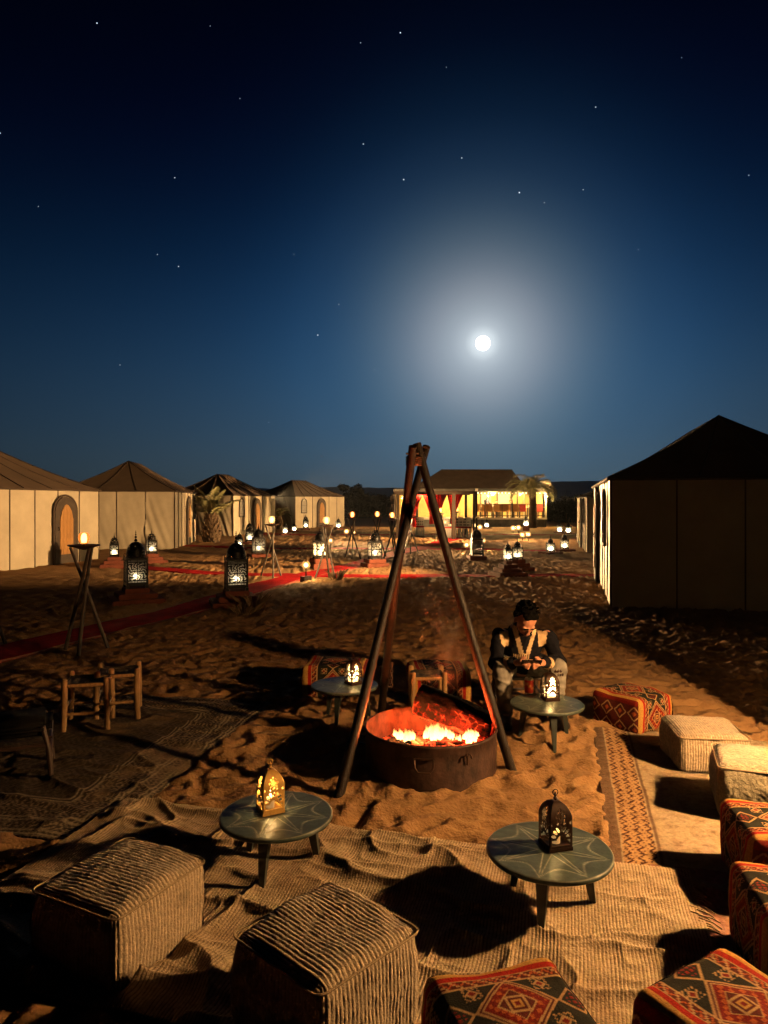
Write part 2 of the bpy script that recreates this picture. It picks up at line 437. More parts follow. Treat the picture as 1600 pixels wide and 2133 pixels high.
# ------------------------------------------------------------------ carpets
def strip(name, pts, hw, label, res=.12, edge=True):
    P = [Vector((p[0], p[1], 0)) for p in pts]; dense = []
    for i in range(len(P)-1):
        p0 = P[max(i-1,0)]; p1 = P[i]; p2 = P[i+1]; p3 = P[min(i+2,len(P)-1)]
        k = max(2, int((p2-p1).length/res))
        for j in range(k):
            t = j/k; dense.append(.5*((2*p1)+(p2-p0)*t+(2*p0-5*p1+4*p2-p3)*t*t+(3*p1-p0-3*p2+p3)*t**3))
    dense.append(P[-1]); n = len(dense); m = 29
    A = np.zeros((n, m, 3)); C = np.zeros((n, m, 3))
    for i, p in enumerate(dense):
        t = (dense[min(i+1,n-1)]-dense[max(i-1,0)]).normalized(); w = Vector((t.y, -t.x, 0))
        wob = .05*(vn(np.array([i*.09]), np.array([3.1]), 8)[0]-.5)
        for j in range(m):
            q = p+w*((j/(m-1)*2-1)*hw+wob); A[i,j] = (q.x, q.y, 0)
    A[...,2] = ground(A[...,0], A[...,1])+.022+.035*np.maximum(0, fbm(A[...,0]*1.7, A[...,1]*1.7, 3, 71))+.012*fbm(A[...,0]*6, A[...,1]*6, 2, 73)
    A[:,0,2] -= .03; A[:,-1,2] -= .03
    dust = .45*sm(.05, .30, fbm(A[...,0]*1.3, A[...,1]*1.3, 4, 91))[...,None]
    C[:] = (.50,.012,.014)
    C = C*(1-.12*dust)*(.75+.5*vn(A[...,0]*4, A[...,1]*3, 12)[...,None])+np.array((.20,.08,.04))*.12*dust
    if edge: C[:,m-2] = (.42,.24,.15)
    o = link(name, gridmesh(name, A, col=C), M['carpet']); tag(o, label, 'carpet')
strip('red_carpet', CARPET_MAIN, .38, 'long red carpet running diagonally from the left edge towards the dining tent')
for (nm, pts, w), lb in zip(CARPETS, ('red cross carpet nearest the fire, passing the stepped plinths at right',
        'red cross carpet in the middle, between second and third rows of lanterns',
        'farthest red cross carpet, leading to the tent with two bright lanterns')):
    strip('red_carpet', pts, w*.9, lb, .2, False)

# ------------------------------------------------------------------ rugs on the sand
def rug(key, label, colf, nx, ny, foldamp, base=.014, ribs=None):
    c, s, a = RUGS[key]
    u = np.linspace(-s[0], s[0], nx); v = np.linspace(-s[1], s[1], ny)
    U, V = np.meshgrid(u, v, indexing='ij')
    ragU = U+.03*fbm(V*2, U*0+2, 3, 51)*np.abs(U)/s[0]; ragV = V+.05*fbm(U*1.6, V*0+5, 3, 53)*np.abs(V)/s[1]
    ca, sa = math.cos(a), math.sin(a)
    X = c[0]+ragU*ca-ragV*sa; Y = c[1]+ragU*sa+ragV*ca
    wx = X+.22*fbm(X*1.8,Y*1.8,3,81); wy = Y+.22*fbm(X*1.8+9,Y*1.8,3,82)
    rid = 1-np.abs(2*vn(wx*1.5+wy*.6, wy*6.0+wx*1.4, 83)-1)
    rid2 = 1-np.abs(2*vn(wx*3.4-wy*1.5, wy*4.6+wx*2.6, 87)-1)
    rid3 = 1-np.abs(2*vn(wx*7-wy*4, wy*9+wx*4, 88)-1)
    folds = foldamp*(.95*rid**4+.6*rid2**4+.22*rid3**3+.45*(fbm(X*2.1,Y*2.1,3,85)+.2))
    e = np.maximum(np.abs(U)/s[0], np.abs(V)/s[1]); edge = sm(1, .93, e)
    Z = low(X, Y)+base-.02+folds*(.25+.75*edge)+.006*fbm(X*14,Y*14,2,89)
    if ribs:
        per, amp, ax = ribs
        q = U if ax == 0 else V
        wob = .25*fbm(X*5, Y*5, 2, 95)*per*6
        rr = np.abs(np.sin((q+wob*.15)*PI/per))
        Z = Z+amp*(rr-.6)
    C = colf(U, V, X, Y, ribs)
    o = link('rug', gridmesh('rug', np.stack([X,Y,Z],-1), col=C), M['rug'])
    sd = o.modifiers.new('thickness', 'SOLIDIFY'); sd.thickness = .012; sd.offset = -1
    tag(o, label, 'rug'); return o
def mixc(C, mask, col): return C*(1-mask[...,None])+np.array(col)*mask[...,None]
def col_front(U, V, X, Y, ribs):
    C = np.ones(U.shape+(3,))*np.array((.62,.46,.30))
    wob = .25*fbm(X*5, Y*5, 2, 95)*ribs[0]*6
    rr = np.abs(np.sin((U+wob*.15)*PI/ribs[0]))
    brk = vn(U*50, V*28, 7)
    C = mixc(C, sm(.62,.15, rr)*(.55+.45*(brk > .35)), (.22,.14,.08))
    C = mixc(C, sm(.62,.8, fbm(X*3,Y*3,3,23)+.5)*.35, (.30,.17,.09))
    return C
def scroll(u, v, f=1.0):
    a = np.sin(u*95*f+2.2*np.sin(v*60*f)); b = np.sin(v*88*f+2.0*np.sin(u*55*f+1)); return ((np.abs(a) < .33) | (np.abs(b) < .26)).astype(float)
def col_left(U, V, X, Y, ribs):
    C = np.ones(U.shape+(3,))*np.array((.085,.062,.045))
    e = RUGS['left'][1][0]-U; e2 = RUGS['left'][1][1]-np.abs(V); e = np.minimum(e, e2)
    C = mixc(C, (e < .40)*scroll(U, V), (.34,.26,.18))
    for q in (.025,.055,.15,.18,.40,.43): C = mixc(C, np.exp(-((e-q)/.006)**2), (.46,.38,.28))
    C = mixc(C, (e > .45)*scroll(U*.8, V*.8, .8)*.5, (.22,.17,.12))
    sandm = sm(.02,.16, fbm(X*1.5, Y*1.5, 4, 19)+.07*(e > .45)); return mixc(C, sandm*.92, (.30,.21,.125))
def zig(u, v):
    a = (u*14) % 1; return ((np.abs(np.abs(a-.5)*.06-(v % .06)+.012) < .007) | (np.abs(np.sin(u*110))*np.abs(np.sin(v*120+u*35)) > .82)).astype(float)
def col_right(U, V, X, Y, ribs):
    s = RUGS['right'][1]; e = U+s[0]
    C = np.ones(U.shape+(3,))*np.array((.52,.40,.26))
    C = mixc(C, np.clip(fbm(X*30,Y*30,2,29)*1.5,0,1), (.25,.13,.07))
    C = mixc(C, (e < .07).astype(float)*.8, (.17,.085,.05))
    b = ((e > .075) & (e < .235)).astype(float)
    C = mixc(C, b, (.56,.33,.16)); C = mixc(C, b*zig(V, e-.075), (.10,.035,.02))
    C = mixc(C, np.exp(-((e-.25)/.008)**2), (.12,.05,.03))
    b2 = ((U-.25-V*.30 > .1) & (U-.25-V*.30 < .26)).astype(float)
    C = mixc(C, b2*.7, (.62,.46,.24)); C = mixc(C, b2*zig(V*1.2, U*1.2), (.16,.07,.03))
    return C
def col_pink(U, V, X, Y, ribs):
    C = np.ones(U.shape+(3,))*np.array((.52,.27,.19)); return mixc(C, sm(.1,.6, vn(U*70, V*60, 3))*.5, (.26,.10,.07))
rug('left', 'dark patterned rug with white scroll border half buried in sand by the log stools', col_left, 180, 300, .022)
rug('right', 'pale tan rug with orange patterned border strip beside the fire drum', col_right, 240, 260, .010)
rug('pink', 'pinkish woven mat under the edge of the patterned poufs at right', col_pink, 130, 90, .006, base=.016)
rug('front', 'crumpled cream ribbed rug under the two green tables in the foreground', col_front, 900, 200, .036, base=.040, ribs=(.0135,.0028,0))

fg = MB(); rr_ = random.Random(4); c_, s_, a_ = RUGS['front']; ca_, sa_ = math.cos(a_), math.sin(a_)
for k in range(74):
    v = -s_[1]+2*s_[1]*k/73; u = s_[0]+.0+.03*rr_.uniform(-1,0); l_ = rr_.uniform(.03,.065); dv = rr_.uniform(-.02,.02)
    p = [(u-.02, v, .030), (u+l_*.5, v+dv*.5, .022), (u+l_, v+dv, .006)]
    pts = [(c_[0]+x*ca_-y*sa_, c_[1]+x*sa_+y*ca_, z) for x, y, z in p]; pts = [(x, y, z+g(x,y)) for x, y, z in pts]; fg.tube(pts, .0035, 4)
fr_ = fg.build('fringe', M['wool_plain'], bpy.data.objects['rug.003']); fr_['kind'] = 'stuff'

# ------------------------------------------------------------------ poufs
def pouf_faces(sx, sy, h, r, nu, nv, nh):
    """unrolled top + 4 sides; returns list of (points, normals, u, v)"""
    out = []
    def rbox(P):
        c = np.stack([np.clip(P[...,0], -sx/2+r, sx/2-r), np.clip(P[...,1], -sy/2+r, sy/2-r), np.clip(P[...,2], r, h-r)], -1)
        d = P-c; l = np.linalg.norm(d, axis=-1, keepdims=True); nrm_ = d/np.maximum(l, 1e-9)
        return c+nrm_*r, nrm_
    u = np.linspace(-sx/2, sx/2, nu); v = np.linspace(-sy/2, sy/2, nv); z = np.linspace(0, h, nh)
    U, V = np.meshgrid(u, v, indexing='ij'); out.append((*rbox(np.stack([U, V, U*0+h], -1)), U, V))
    for sg in (1, -1):
        Z, V = np.meshgrid(z, v, indexing='ij'); P = np.stack([V*0+sg*sx/2, V, Z], -1)
        if sg < 0: P = P[:, ::-1]; V = V[:, ::-1]
        out.append((*rbox(P), sg*(sx/2+h-Z), V))
        Z, U = np.meshgrid(z, u, indexing='ij'); P = np.stack([U, U*0+sg*sy/2, Z], -1)
        if sg > 0: P = P[:, ::-1]; U = U[:, ::-1]
        out.append((*rbox(P), U, sg*(sy/2+h-Z)))
    return out
RED = (.24,.017,.010); DK = (.022,.021,.014); GOLD = (.56,.30,.075); CR = (.52,.32,.15); BR = (.13,.022,.014); OR = (.50,.11,.03)
def kilim(u, v, hv):
    """bands across v (half width hv), diamonds along u"""
    C = np.ones(u.shape+(3,))*np.array(DK); q = np.abs(v)/hv
    per = .36; uu = ((u+per/2) % per)-per/2
    # medallions
    def sq(cu, cv, R):  return np.abs(uu-cu)+np.abs(v-cv)*1.0-R
    d = sq(0, 0, .125)
    for dd in (d,):
        C = mixc(C, (dd < 0), CR); C = mixc(C, (dd < -.010), BR); C = mixc(C, (dd < -.018), CR); C = mixc(C, (dd < -.026), RED)
        C = mixc(C, ((dd < -.032) & ((np.floor(uu/.014)+np.floor(v/.014)) % 3 == 0)), OR)
        C = mixc(C, (dd < -.064), CR); C = mixc(C, (dd < -.071), BR)
        m = np.maximum(np.abs(uu), np.abs(v)); C = mixc(C, (m < .030) & (m > .024), CR); C = mixc(C, (m < .016), GOLD); C = mixc(C, (m < .008), RED)
    for cu in (-.18, .18):
        d2 = np.abs(uu-cu)+np.abs(v)-.058
        C = mixc(C, (d2 < 0), CR); C = mixc(C, (d2 < -.012), DK); C = mixc(C, (d2 < -.022) & (np.abs(np.sin((uu-cu)*170)*np.sin(v*170)) > .45), RED)
    for cu in (-.105, .105):
        for cv in (-.078, .078):
            m = np.maximum(np.abs(uu-cu), np.abs(v-cv)); m2 = np.abs(uu-cu)+np.abs(v-cv)
            C = mixc(C, (m < .026) & (m > .019) & ((np.floor((uu+v)/.007)) % 2 == 0), CR)
            C = mixc(C, (m2 < .021), CR); C = mixc(C, (m2 < .012), RED)
    # border bands
    b = q > .50; C = mixc(C, b, CR); b = q > .525; C = mixc(C, b, BR)
    st = np.abs((((np.floor(u/.006)*.006) % .036)-.018))/.018*.10+.545
    C = mixc(C, (q > st) & (q < st+.045), OR)
    C = mixc(C, (q > .53) & (q < .68) & ((np.floor(u/.009)+np.floor(v/.008)) % 5 == 0), CR)
    C = mixc(C, (q > .685) & (q < .705), CR); C = mixc(C, (q > .705) & (q < .80), (.45,.022,.012)); C = mixc(C, (q >= .80) & (q < .99), (.60,.33,.08))
    C = mixc(C, (q >= .99) & (q < 1.2), RED); C = mixc(C, (q >= 1.2), BR)
    dd = np.abs(((u) % .12)-.06)+np.abs(((np.abs(v)-hv*1.2) % .12)-.06)
    C = mixc(C, (q > 1.25) & (np.abs(dd-.05) < .006), CR); C = mixc(C, (q > 1.25) & (dd < .018), OR)
    return C*(.85+.3*h2(np.floor(u/.004), np.floor(v/.003), 5)[...,None])
def pouf(kind, cx, cy, rz, sx, sy, h, label, group=None, ang=0, seed=1, swap=False):
    """kind kilim / ribbed / plain ; local u axis carries the pattern"""
    root = empty('pouf', (cx, cy, g(cx, cy)-.01), rz, label, 'pouf', group)
    if kind == 'kilim': nu, nv, nh, r = 110, 110, 60, .035
    elif kind == 'ribbed': nu, nv, nh, r = 80, 200, 60, .04
    else: nu, nv, nh, r = 80, 80, 50, .045
    fs = pouf_faces(sx, sy, h, r, nu, nv, nh)
    names = ['top_cover', 'side_cover', 'side_cover', 'side_cover', 'side_cover']
    for i, (P, Nn, U, V) in enumerate(fs):
        big = .026*fbm(U*5+seed, V*5, 2, seed)+.006*fbm(U*16, V*16+seed, 2, seed+3)
        # cushion belly: sides bulge, top slightly crowned
        if i == 0: big = big+.014*(1-(2*U/sx)**2)*(1-(2*V/sy)**2)
        else:
            zz = P[...,2]/h; big = big+.012*np.sin(PI*np.clip(zz,0,1))
        edge = np.minimum(1, np.minimum(1-np.abs(P[...,0])/(sx/2)+1, 2))
        P = P+Nn*big[...,None]
        if kind == 'ribbed':
            per = sy/27
            if i in (0, 1, 3): q = V
            else: q = U
            wob = .05*per*fbm(U*7, V*7, 2, seed+5)*6
            rr = np.abs(np.sin((q+wob)*PI/per)); bead = vn(U*75, V*75, seed+7)
            P = P+Nn*(.0032*(rr-.6)+.0035*(bead-.5)*(rr > .4))[...,None]
            C = np.ones(U.shape+(3,))*np.array((.66,.50,.34)); C = mixc(C, sm(.5,.1,rr), (.38,.28,.17))
            C = C*(.75+.45*bead[...,None])
            C = C*(1-.28*sm(.1,.35,fbm(U*6,V*6,3,seed+2))[...,None])
        elif kind == 'plain':
            C = np.ones(U.shape+(3,))*np.array((.62,.54,.38)); sp = vn(U*110, V*110, 4)
            P = P+Nn*(.004*(sp-.5)+.012*np.abs(fbm(U*7, V*2.5+(P[...,2])*9, 2, 14)))[...,None]
            C = C*(.70+.45*sp[...,None])*(1-.35*sm(.0,.3,fbm(U*8,V*14,3,6))[...,None])
        else:
            C = kilim(U, V, sy/2) if not swap else kilim(V, U, sx/2)
            # piped seam lines at the upper edges
        me = gridmesh(names[i], P, col=C)
        link(names[i], me, {'kilim': M['kilim']}.get(kind, M['wool']), root)
    mb = MB(); mb.box((0,0,.012), (sx*.8, sy*.8, .02)); mb.build('underside', M['blackcush'], root)
    # corded seam round the top edge
    mb = MB(); rr_ = .03; z_ = h-.018; pts = []
    for qx, qy, a0 in ((1,1,0),(-1,1,90),(-1,-1,180),(1,-1,270)):
        for k in range(5):
            a = math.radians(a0+k*22.5); pts.append((qx*(sx/2-rr_)+math.cos(a)*(rr_+.004), qy*(sy/2-rr_)+math.sin(a)*(rr_+.004), z_))
    pts.append(pts[0])
    if kind != 'kilim': mb.tube(pts, .004, 6, False); mb.build('piping', M['wool_plain'], root)
    return root
def quad_pouf(kind, c0, c1, sx, sy, h, label, **k):
    """c0,c1: adjacent top corners (pixels) ; edge c0->c1 is local +x ; body to the right-hand (near) side"""
    a = Vector(W(*c0, h)); b = Vector(W(*c1, h)); d = (b-a); d.z = 0; d.normalize(); nrm_ = Vector((d.y, -d.x, 0))
    c = a+d*sx/2+nrm_*sy/2
    return pouf(kind, c.x, c.y, math.atan2(d.y, d.x), sx, sy, h, label, **k)
G1 = 'ribbed cream wool poufs'; G2 = 'kilim covered poufs'
quad_pouf('ribbed', (265.6,1728), (421,1772), .43, .46, .31, 'cream ribbed wool pouf at the far left front, behind the larger ribbed pouf', group=G1, seed=3)
quad_pouf('ribbed', (692,1816), (860,1906), .42, .43, .36, 'largest ribbed wool pouf, cream, in the front row between table and kilim pouf', group=G1, seed=9)
pouf('ribbed', 2.10, 4.66, math.radians(-6)+PI/2, .44, .43, .25, 'cream ribbed pouf on the pale rug in front of the farther kilim pouf', group=G1, seed=12)
pouf('plain', 2.09, 3.93, math.radians(-20), .47, .42, .31, 'smooth off white wool pouf on the right rug, between ribbed and kilim poufs', seed=5)
quad_pouf('kilim', (883,2018), (1136,1974), .41, .42, .31, 'red kilim pouf at the bottom of the picture, left of its twin', group=G2, seed=4)
quad_pouf('kilim', (1501,1955), (1615,2020), .42, .42, .31, 'red kilim pouf in the bottom right corner, turned diagonally to the camera', group=G2, seed=6)
pouf('kilim', 1.80, 3.17, math.radians(-8), .44, .42, .30, 'kilim pouf at the right edge, directly before the smooth white pouf', group=G2, seed=7)
pouf('kilim', 1.56, 2.57, math.radians(-10), .46, .43, .31, 'kilim pouf at the right edge, nearer one of the stacked pair', group=G2, seed=8)
pouf('kilim', 1.92, 5.50, math.radians(34)+PI/2, .42, .42, .26, 'red kilim pouf with gold edge on sand beyond the ribbed pouf', group=G2, seed=10)
pouf('kilim', -.43, 6.36, math.radians(-3)+PI/2, .44, .54, .28, 'dark red kilim pouf behind the far left table', group=G2, seed=11)
pouf('kilim', .47, 6.12, math.radians(3)+PI/2, .42, .50, .30, 'faded striped kilim pouf behind the fire and the little stool', group=G2, seed=15)

# ------------------------------------------------------------------ round tables
def table_top_mesh(R):
    nr, na = 46, 240
    r = np.concatenate([np.linspace(.002, R-.006, nr-6), [R-.003, R, R, R-.004, R-.03, .01]]); z = np.concatenate([np.zeros(nr-6), [-.001,-.005,-.014,-.020,-.022,-.022]])
    a = np.linspace(0, 2*PI, na, endpoint=False); Aa, Rr = np.meshgrid(a, r, indexing='ij'); Z = np.tile(z, (na, 1))
    top = (Z > -.003); q = Rr/R; ns = 8; sec = 2*PI/ns; t = (((Aa) % sec)/sec-.5)*2
    arc = .64+.28*np.abs(t)**2.1; line = np.exp(-((q-arc)/.014)**2)
    dist = (1-np.abs(t))*sec/2*Rr; off = .020*(1-q/.93)+.001
    line = np.maximum(line, np.exp(-((dist-off)/.0022)**2)*((q < .93) & (q > .12)))
    line = np.maximum(line, .6*np.exp(-((q-.985)/.006)**2))
    C = np.ones(Aa.shape+(3,))*np.array((.085,.115,.10)); C = mixc(C, np.clip(line,0,1)*top*.85, (.60,.55,.42))
    C = C*(.8+.4*vn(Rr*np.cos(Aa)*40, Rr*np.sin(Aa)*9, 3)[...,None])
    Z = Z-.0012*line*top
    return gridmesh('table_top', np.stack([Rr*np.cos(Aa), Rr*np.sin(Aa), Z], -1), closed_u=True, col=C)
ttm = table_top_mesh(.26); ttm.materials.append(M['table'])
def round_table(cx, cy, rz, label, h=.27):
    root = empty('round_table', (cx, cy, g(cx, cy)), rz, label, 'table', 'low round tables around the fire')
    link('table_top', ttm, parent=root, loc=(0,0,h))
    mb = MB(); mb.lathe([(.10,-.05),(.15,-.022)], 24, (0,0,h)); mb.build('apron', M['table_leg'], root)
    for k in range(3):
        a = 2*PI*k/3; c, s_ = math.cos(a), math.sin(a); mb = MB()
        pts = [(c*.15, s_*.15, h-.02), (c*.175, s_*.175, h*.55), (c*.205, s_*.205, -.03)]
        mb.tube(pts, [.036,.026,.012], 4, True); mb.build('leg', M['table_leg'], root, smooth=False)
    return root
T1 = round_table(-.498, 3.29, math.radians(-100), 'low green table between the left ribbed poufs and the fire, brass lantern on it')
T2 = round_table(.690, 2.97, math.radians(-112), 'low green table with carved star at right front, rusty brown lantern on it')
T3 = round_table(-.308, 5.56, math.radians(-105), 'low pale topped table beyond the tripod leg, before the dark kilim pouf')
T4 = round_table(1.165, 5.08, math.radians(-88), 'low round table in front of the seated man, holding can and lantern')

# ------------------------------------------------------------------ pierced lanterns
def holes_small(s, t):
    """s in -1..1 across, t in 0..1 up; True where metal"""
    solid = np.ones(s.shape, bool)
    # window at the bottom with arch
    solid &= ~((np.abs(s) < .80) & (t > .07) & (t < .20)); solid &= ~((np.abs(s) < .45) & (t >= .20) & (t < .30-.12*(s/.45)**2))
    # petals fan
    for k in range(7):
        a = math.radians(12+k*26); px_, py_ = math.cos(a), math.sin(a)
        u = s*px_+(t-.24)*3.1*py_; v = -s*py_+(t-.24)*3.1*px_
        solid &= ~((((u-.66)/.22)**2+(v/.11)**2) < 1)
    for k in range(8):
        a = k*PI/4; solid &= ~(((s-.36*math.cos(a))**2+((t-.72)*3.1-.36*math.sin(a))**2) < .009)
    solid &= ~((s**2+((t-.72)*3.1)**2) < .045)
    for sx_ in (-.82, -.28, .28, .82): solid &= ~(((s-sx_)**2+((t-.565)*3.1)**2) < .008)
    solid |= (np.abs(s) > .9) & (t < .62)
    return solid
def small_lantern_panels(Wd, Hh, n=34, m=72):
    ms = []
    s = np.linspace(-1, 1, n); t = np.linspace(0, 1, m); Sg, T = np.meshgrid(s, t, indexing='ij')
    prof = np.where(T < .62, 1.0, np.sqrt(np.clip(1-((T-.62)/.38)**1.9, 0, 1))*.97+.03)
    P = np.stack([Sg*Wd/2*prof, -Wd/2*prof, T*Hh], -1)
    sc_ = (Sg[:-1,:-1]+Sg[1:,1:])/2; tc_ = (T[:-1,:-1]+T[1:,1:])/2
    return gridmesh('panel', P, keep=holes_small(sc_, tc_), smooth=False)
slp = small_lantern_panels(.100, .178)
def small_lantern(loc, rz, metal, label, power=.9, candle=True, sc=1.0, lit=1.0, glow=None):
    root = empty('table_lantern', loc, rz, label, 'lantern', 'small lanterns on the low tables', scale=sc)
    me = slp.copy(); me.materials.clear(); me.materials.append(metal)
    for k in range(4):
        o = link('panel', me, parent=root, loc=(0,0,.012), rot=(0,0,k*PI/2))
        sd = o.modifiers.new('t', 'SOLIDIFY'); sd.thickness = .0016; sd.offset = 0
    mb = MB(); mb.box((0,0,.007), (.104,.104,.014)); mb.build('base', metal, root)
    for a in range(4):
        x_, y_ = .047*(1 if a in (0,3) else -1), .047*(1 if a < 2 else -1); MB().box((x_, y_, .068), (.006,.006,.112)).build('corner_post', metal, root)
    mb = MB(); mb.lathe([(.004,.190),(.010,.198),(.004,.206),(.007,.213),(.003,.219),(.0005,.224)], 8)
    ring = [(math.cos(a)*.012, 0, .222+math.sin(a)*.012) for a in np.linspace(0, 2*PI, 13)]; mb.tube(ring, .0018, 5, False)
    mb.build('finial', metal, root)
    mb = MB(); mb.lathe([(.0,.0),(.019,.0),(.0195,.045),(.014,.050),(.001,.047)], 14, (0,0,.016)); mb.build('candle', M['candle'], root)
    mb = MB(); mb.lathe([(.0005,0),(.006,.008),(.005,.016),(.0005,.028)], 8, (0,0,.066)); mb.build('flame', M['flame_candle'], root)
    if lit > 1:
        MB().lathe([(.040,.02),(.040,.12),(.028,.155),(.004,.172)], 12).build('glass_liner', M['liner'], root)
    point(root, (0,0,.085), power, (1,.60,.20), .012)
    return root
def on_table(T, px, py, z=.272):
    p = W(px, py, z+T.location.z); return (p[0], p[1], T.location.z+z)
small_lantern(on_table(T1, 563, 1688), math.radians(28), M['gold_iron'], 'brass pierced lantern with lit candle on the left front table', 1.5, lit=1, sc=1.02)
small_lantern(on_table(T2, 1157, 1762), math.radians(14), M['brown_iron'], 'rusty brown pierced lantern with arched sides on the right front table', .5, sc=1.02)
small_lantern(on_table(T3, 736, 1424), math.radians(38), M['brown_iron'], 'glowing pierced lantern on the far left table beside the tripod pole', 4, lit=2, sc=1.0)
small_lantern(on_table(T4, 1146, 1457), math.radians(8), M['brown_iron'], 'glowing pierced lantern on the table before the seated man', 4, lit=2, sc=1.04)
# drink can
cp = on_table(T4, 1102, 1444)
na, nz = 28, 24; a = np.linspace(0, 2*PI, na, endpoint=False); rz_ = [.020,.031,.033,.033,.033,.033,.033,.033,.033,.0325,.028,.026,.001]; zz = [0,.003,.012,.03,.045,.06,.075,.09,.10,.106,.116,.117,.115]
Aa, I = np.meshgrid(a, np.arange(len(rz_)), indexing='ij'); Rr = np.array(rz_)[I]; Zz = np.array(zz)[I]
C = np.ones(Aa.shape+(3,))*np.array((.45,.03,.015)); C = mixc(C, ((Zz > .105)|(Zz < .005)).astype(float), (.6,.5,.4)); C = mixc(C, (np.abs(Zz-.06-.012*np.sin(Aa*2)) < .008).astype(float), (.6,.25,.08))
can = empty('drink_can', cp, 0, 'red drink can on the table in front of the man', 'can')
link('can_body', gridmesh('can_body', np.stack([Rr*np.cos(Aa), Rr*np.sin(Aa), Zz], -1), closed_u=True, col=C), M['can'], can)
MB().lathe([(.002,.1155),(.008,.1175),(.010,.1165)], 8, (0,.008,0)).build('pull_tab', M['tin'], can)

# big floor lanterns -------------------------------------------------
def holes_big(s, t):
    solid = np.ones(s.shape, bool); T = t
    inn = (np.abs(s) < .86) & (T > .20) & (T < .84)
    u = s; v = (T-.52)*2.7
    r = np.hypot(u, v); th = np.arctan2(v, u)
    pat = np.sin(th*12+2.8*np.sin(r*8.5)) > -.05
    ring = (np.abs(((r*5.2) % 1)-.5) < .17)
    metal = (~pat) | (ring & (np.sin(th*16) > -.2)) | (np.abs(u) < .035) | (np.abs(v) < .045)
    hub = r < .10
    solid &= ~(inn & ~metal & ~hub)
    low_ = (np.abs(s) < .9) & (T > .09) & (T < .16); solid &= ~(low_ & (np.abs(((s*7) % 1)-.5) < .30))
    solid |= np.abs(s) > .93
    up_ = (np.abs(s) < .9) & (T > .885) & (T < .94); solid &= ~(up_ & (np.abs(((s*9) % 1)-.5) < .25))
    return solid
def plane_panel(Wd, Hh, n, m, fn, z0=0):
    s = np.linspace(-1, 1, n); t = np.linspace(0, 1, m); Sg, T = np.meshgrid(s, t, indexing='ij')
    P = np.stack([Sg*Wd/2, Sg*0-Wd/2, z0+T*Hh], -1)
    return gridmesh('panel', P, keep=fn((Sg[:-1,:-1]+Sg[1:,1:])/2, (T[:-1,:-1]+T[1:,1:])/2), smooth=False)
def dome_mesh(r0, hh, open_, n=48, m=26):
    a = np.linspace(0, 2*PI, n+1); t = np.linspace(0, 1, m); Aa, T = np.meshgrid(a, t, indexing='ij')
    rr = r0*np.where(T < .25, 1, np.sqrt(np.clip(1-((T-.25)/.75)**1.7, 0, 1))*.97+.03)
    P = np.stack([rr*np.cos(Aa), rr*np.sin(Aa), T*hh], -1)
    ac_ = (Aa[:-1,:-1]+Aa[1:,1:])/2; tc_ = (T[:-1,:-1]+T[1:,1:])/2
    hole = (np.sin(ac_*6+2.0*np.sin(tc_*9)) > (.25 if open_ else .75)) & (tc_ > .10) & (tc_ < .86) & (np.abs(((tc_*5) % 1)-.5) < .36)
    hole |= (np.abs(((ac_*14/(2*PI)) % 1)-.5) < .22) & (tc_ > .03) & (tc_ < .08)
    return gridmesh('dome', P, keep=~hole)
BW, BH = .34, .46
panel_hi = plane_panel(BW, BH, 76, 104, holes_big, .05)
def holes_open(s, t):
    m = holes_big(s, t); u = s; v = (t-.52)*2.7; r = np.hypot(u, v); th = np.arctan2(v, u)
    lace = ((np.abs(u) < .05) | (np.abs(v) < .06) | ((np.sin(th*8) > .75) & (r > .35)) | (np.abs(r-.62) < .05))
    return np.where((np.abs(s) < .86) & (t > .18) & (t < .86), lace, m)
panel_lo = plane_panel(BW, BH, 26, 36, holes_open, .05)
dome_closed = dome_mesh(BW*.47, .26, False); dome_open = dome_mesh(BW*.47, .26, True)
for m_ in (panel_hi, panel_lo, dome_closed, dome_open): m_.materials.append(M['black'])
fin = MB(); fin.lathe([(.010,0),(.026,.012),(.03,.026),(.014,.05),(.006,.06)], 10); fin.ball((0,0,.083), .022, 10, 6); fin.tube([(0,0,.10),(0,0,.20)], .004, 5); fin.ball((0,0,.125), .014, 8, 6); fin.ball((0,0,.155), .011, 8, 6); fin.ball((0,0,.185), .008, 8, 6)
fin_m = fin.mesh('finial'); fin_m.materials.append(M['black'])
hb = MB()
for sx_ in (-1, 1):
    for sy_ in (-1, 1):
        c0 = Vector((sx_*BW*.46, sy_*BW*.46, .51)); dr = Vector((sx_, sy_, 0)).normalized()
        hb.tube([c0+dr*(.03*math.sin(a))+Vector((0,0,.035*(1-math.cos(a)))) for a in np.linspace(0, 1.75*PI, 10)], .004, 5, False)
hb_m = hb.mesh('scroll_handle'); hb_m.materials.append(M['black'])
bb = MB()
for sx_ in (-1, 1):
    for sy_ in (-1, 1): bb.box((sx_*BW/2, sy_*BW/2, .275), (.018,.018,.55)); bb.box((sx_*BW*.47, sy_*BW*.47, .025), (.05,.05,.05))
bb.box((0,0,.045), (BW,BW,.012)); frame_m = bb.mesh('frame', False); frame_m.materials.append(M['black'])
tb = MB(); tb.lathe([(BW*.70,.508),(BW*.70,.522),(BW*.48,.535),(BW*.47,.54)], 4, a0=PI/4); tb.box((0,0,.512), (BW,BW,.006)) if False else None
tb_m = tb.mesh('shoulder', False); tb_m.materials.append(M['black'])
df = MB()
for k in range(4):
    a = k*PI/2; c_, s_ = math.cos(a), math.sin(a); hw = BW/2-.012
    q = [(-hw,-hw,.10),(hw,-hw,.10),(hw,-hw,.50),(-hw,-hw,.50)]; df.add([(x*c_-y*s_, x*s_+y*c_, z) for x,y,z in q], [(0,1,2,3)])
diff_m = df.mesh('diffuser', False); diff_m.materials.append(M['liner'])
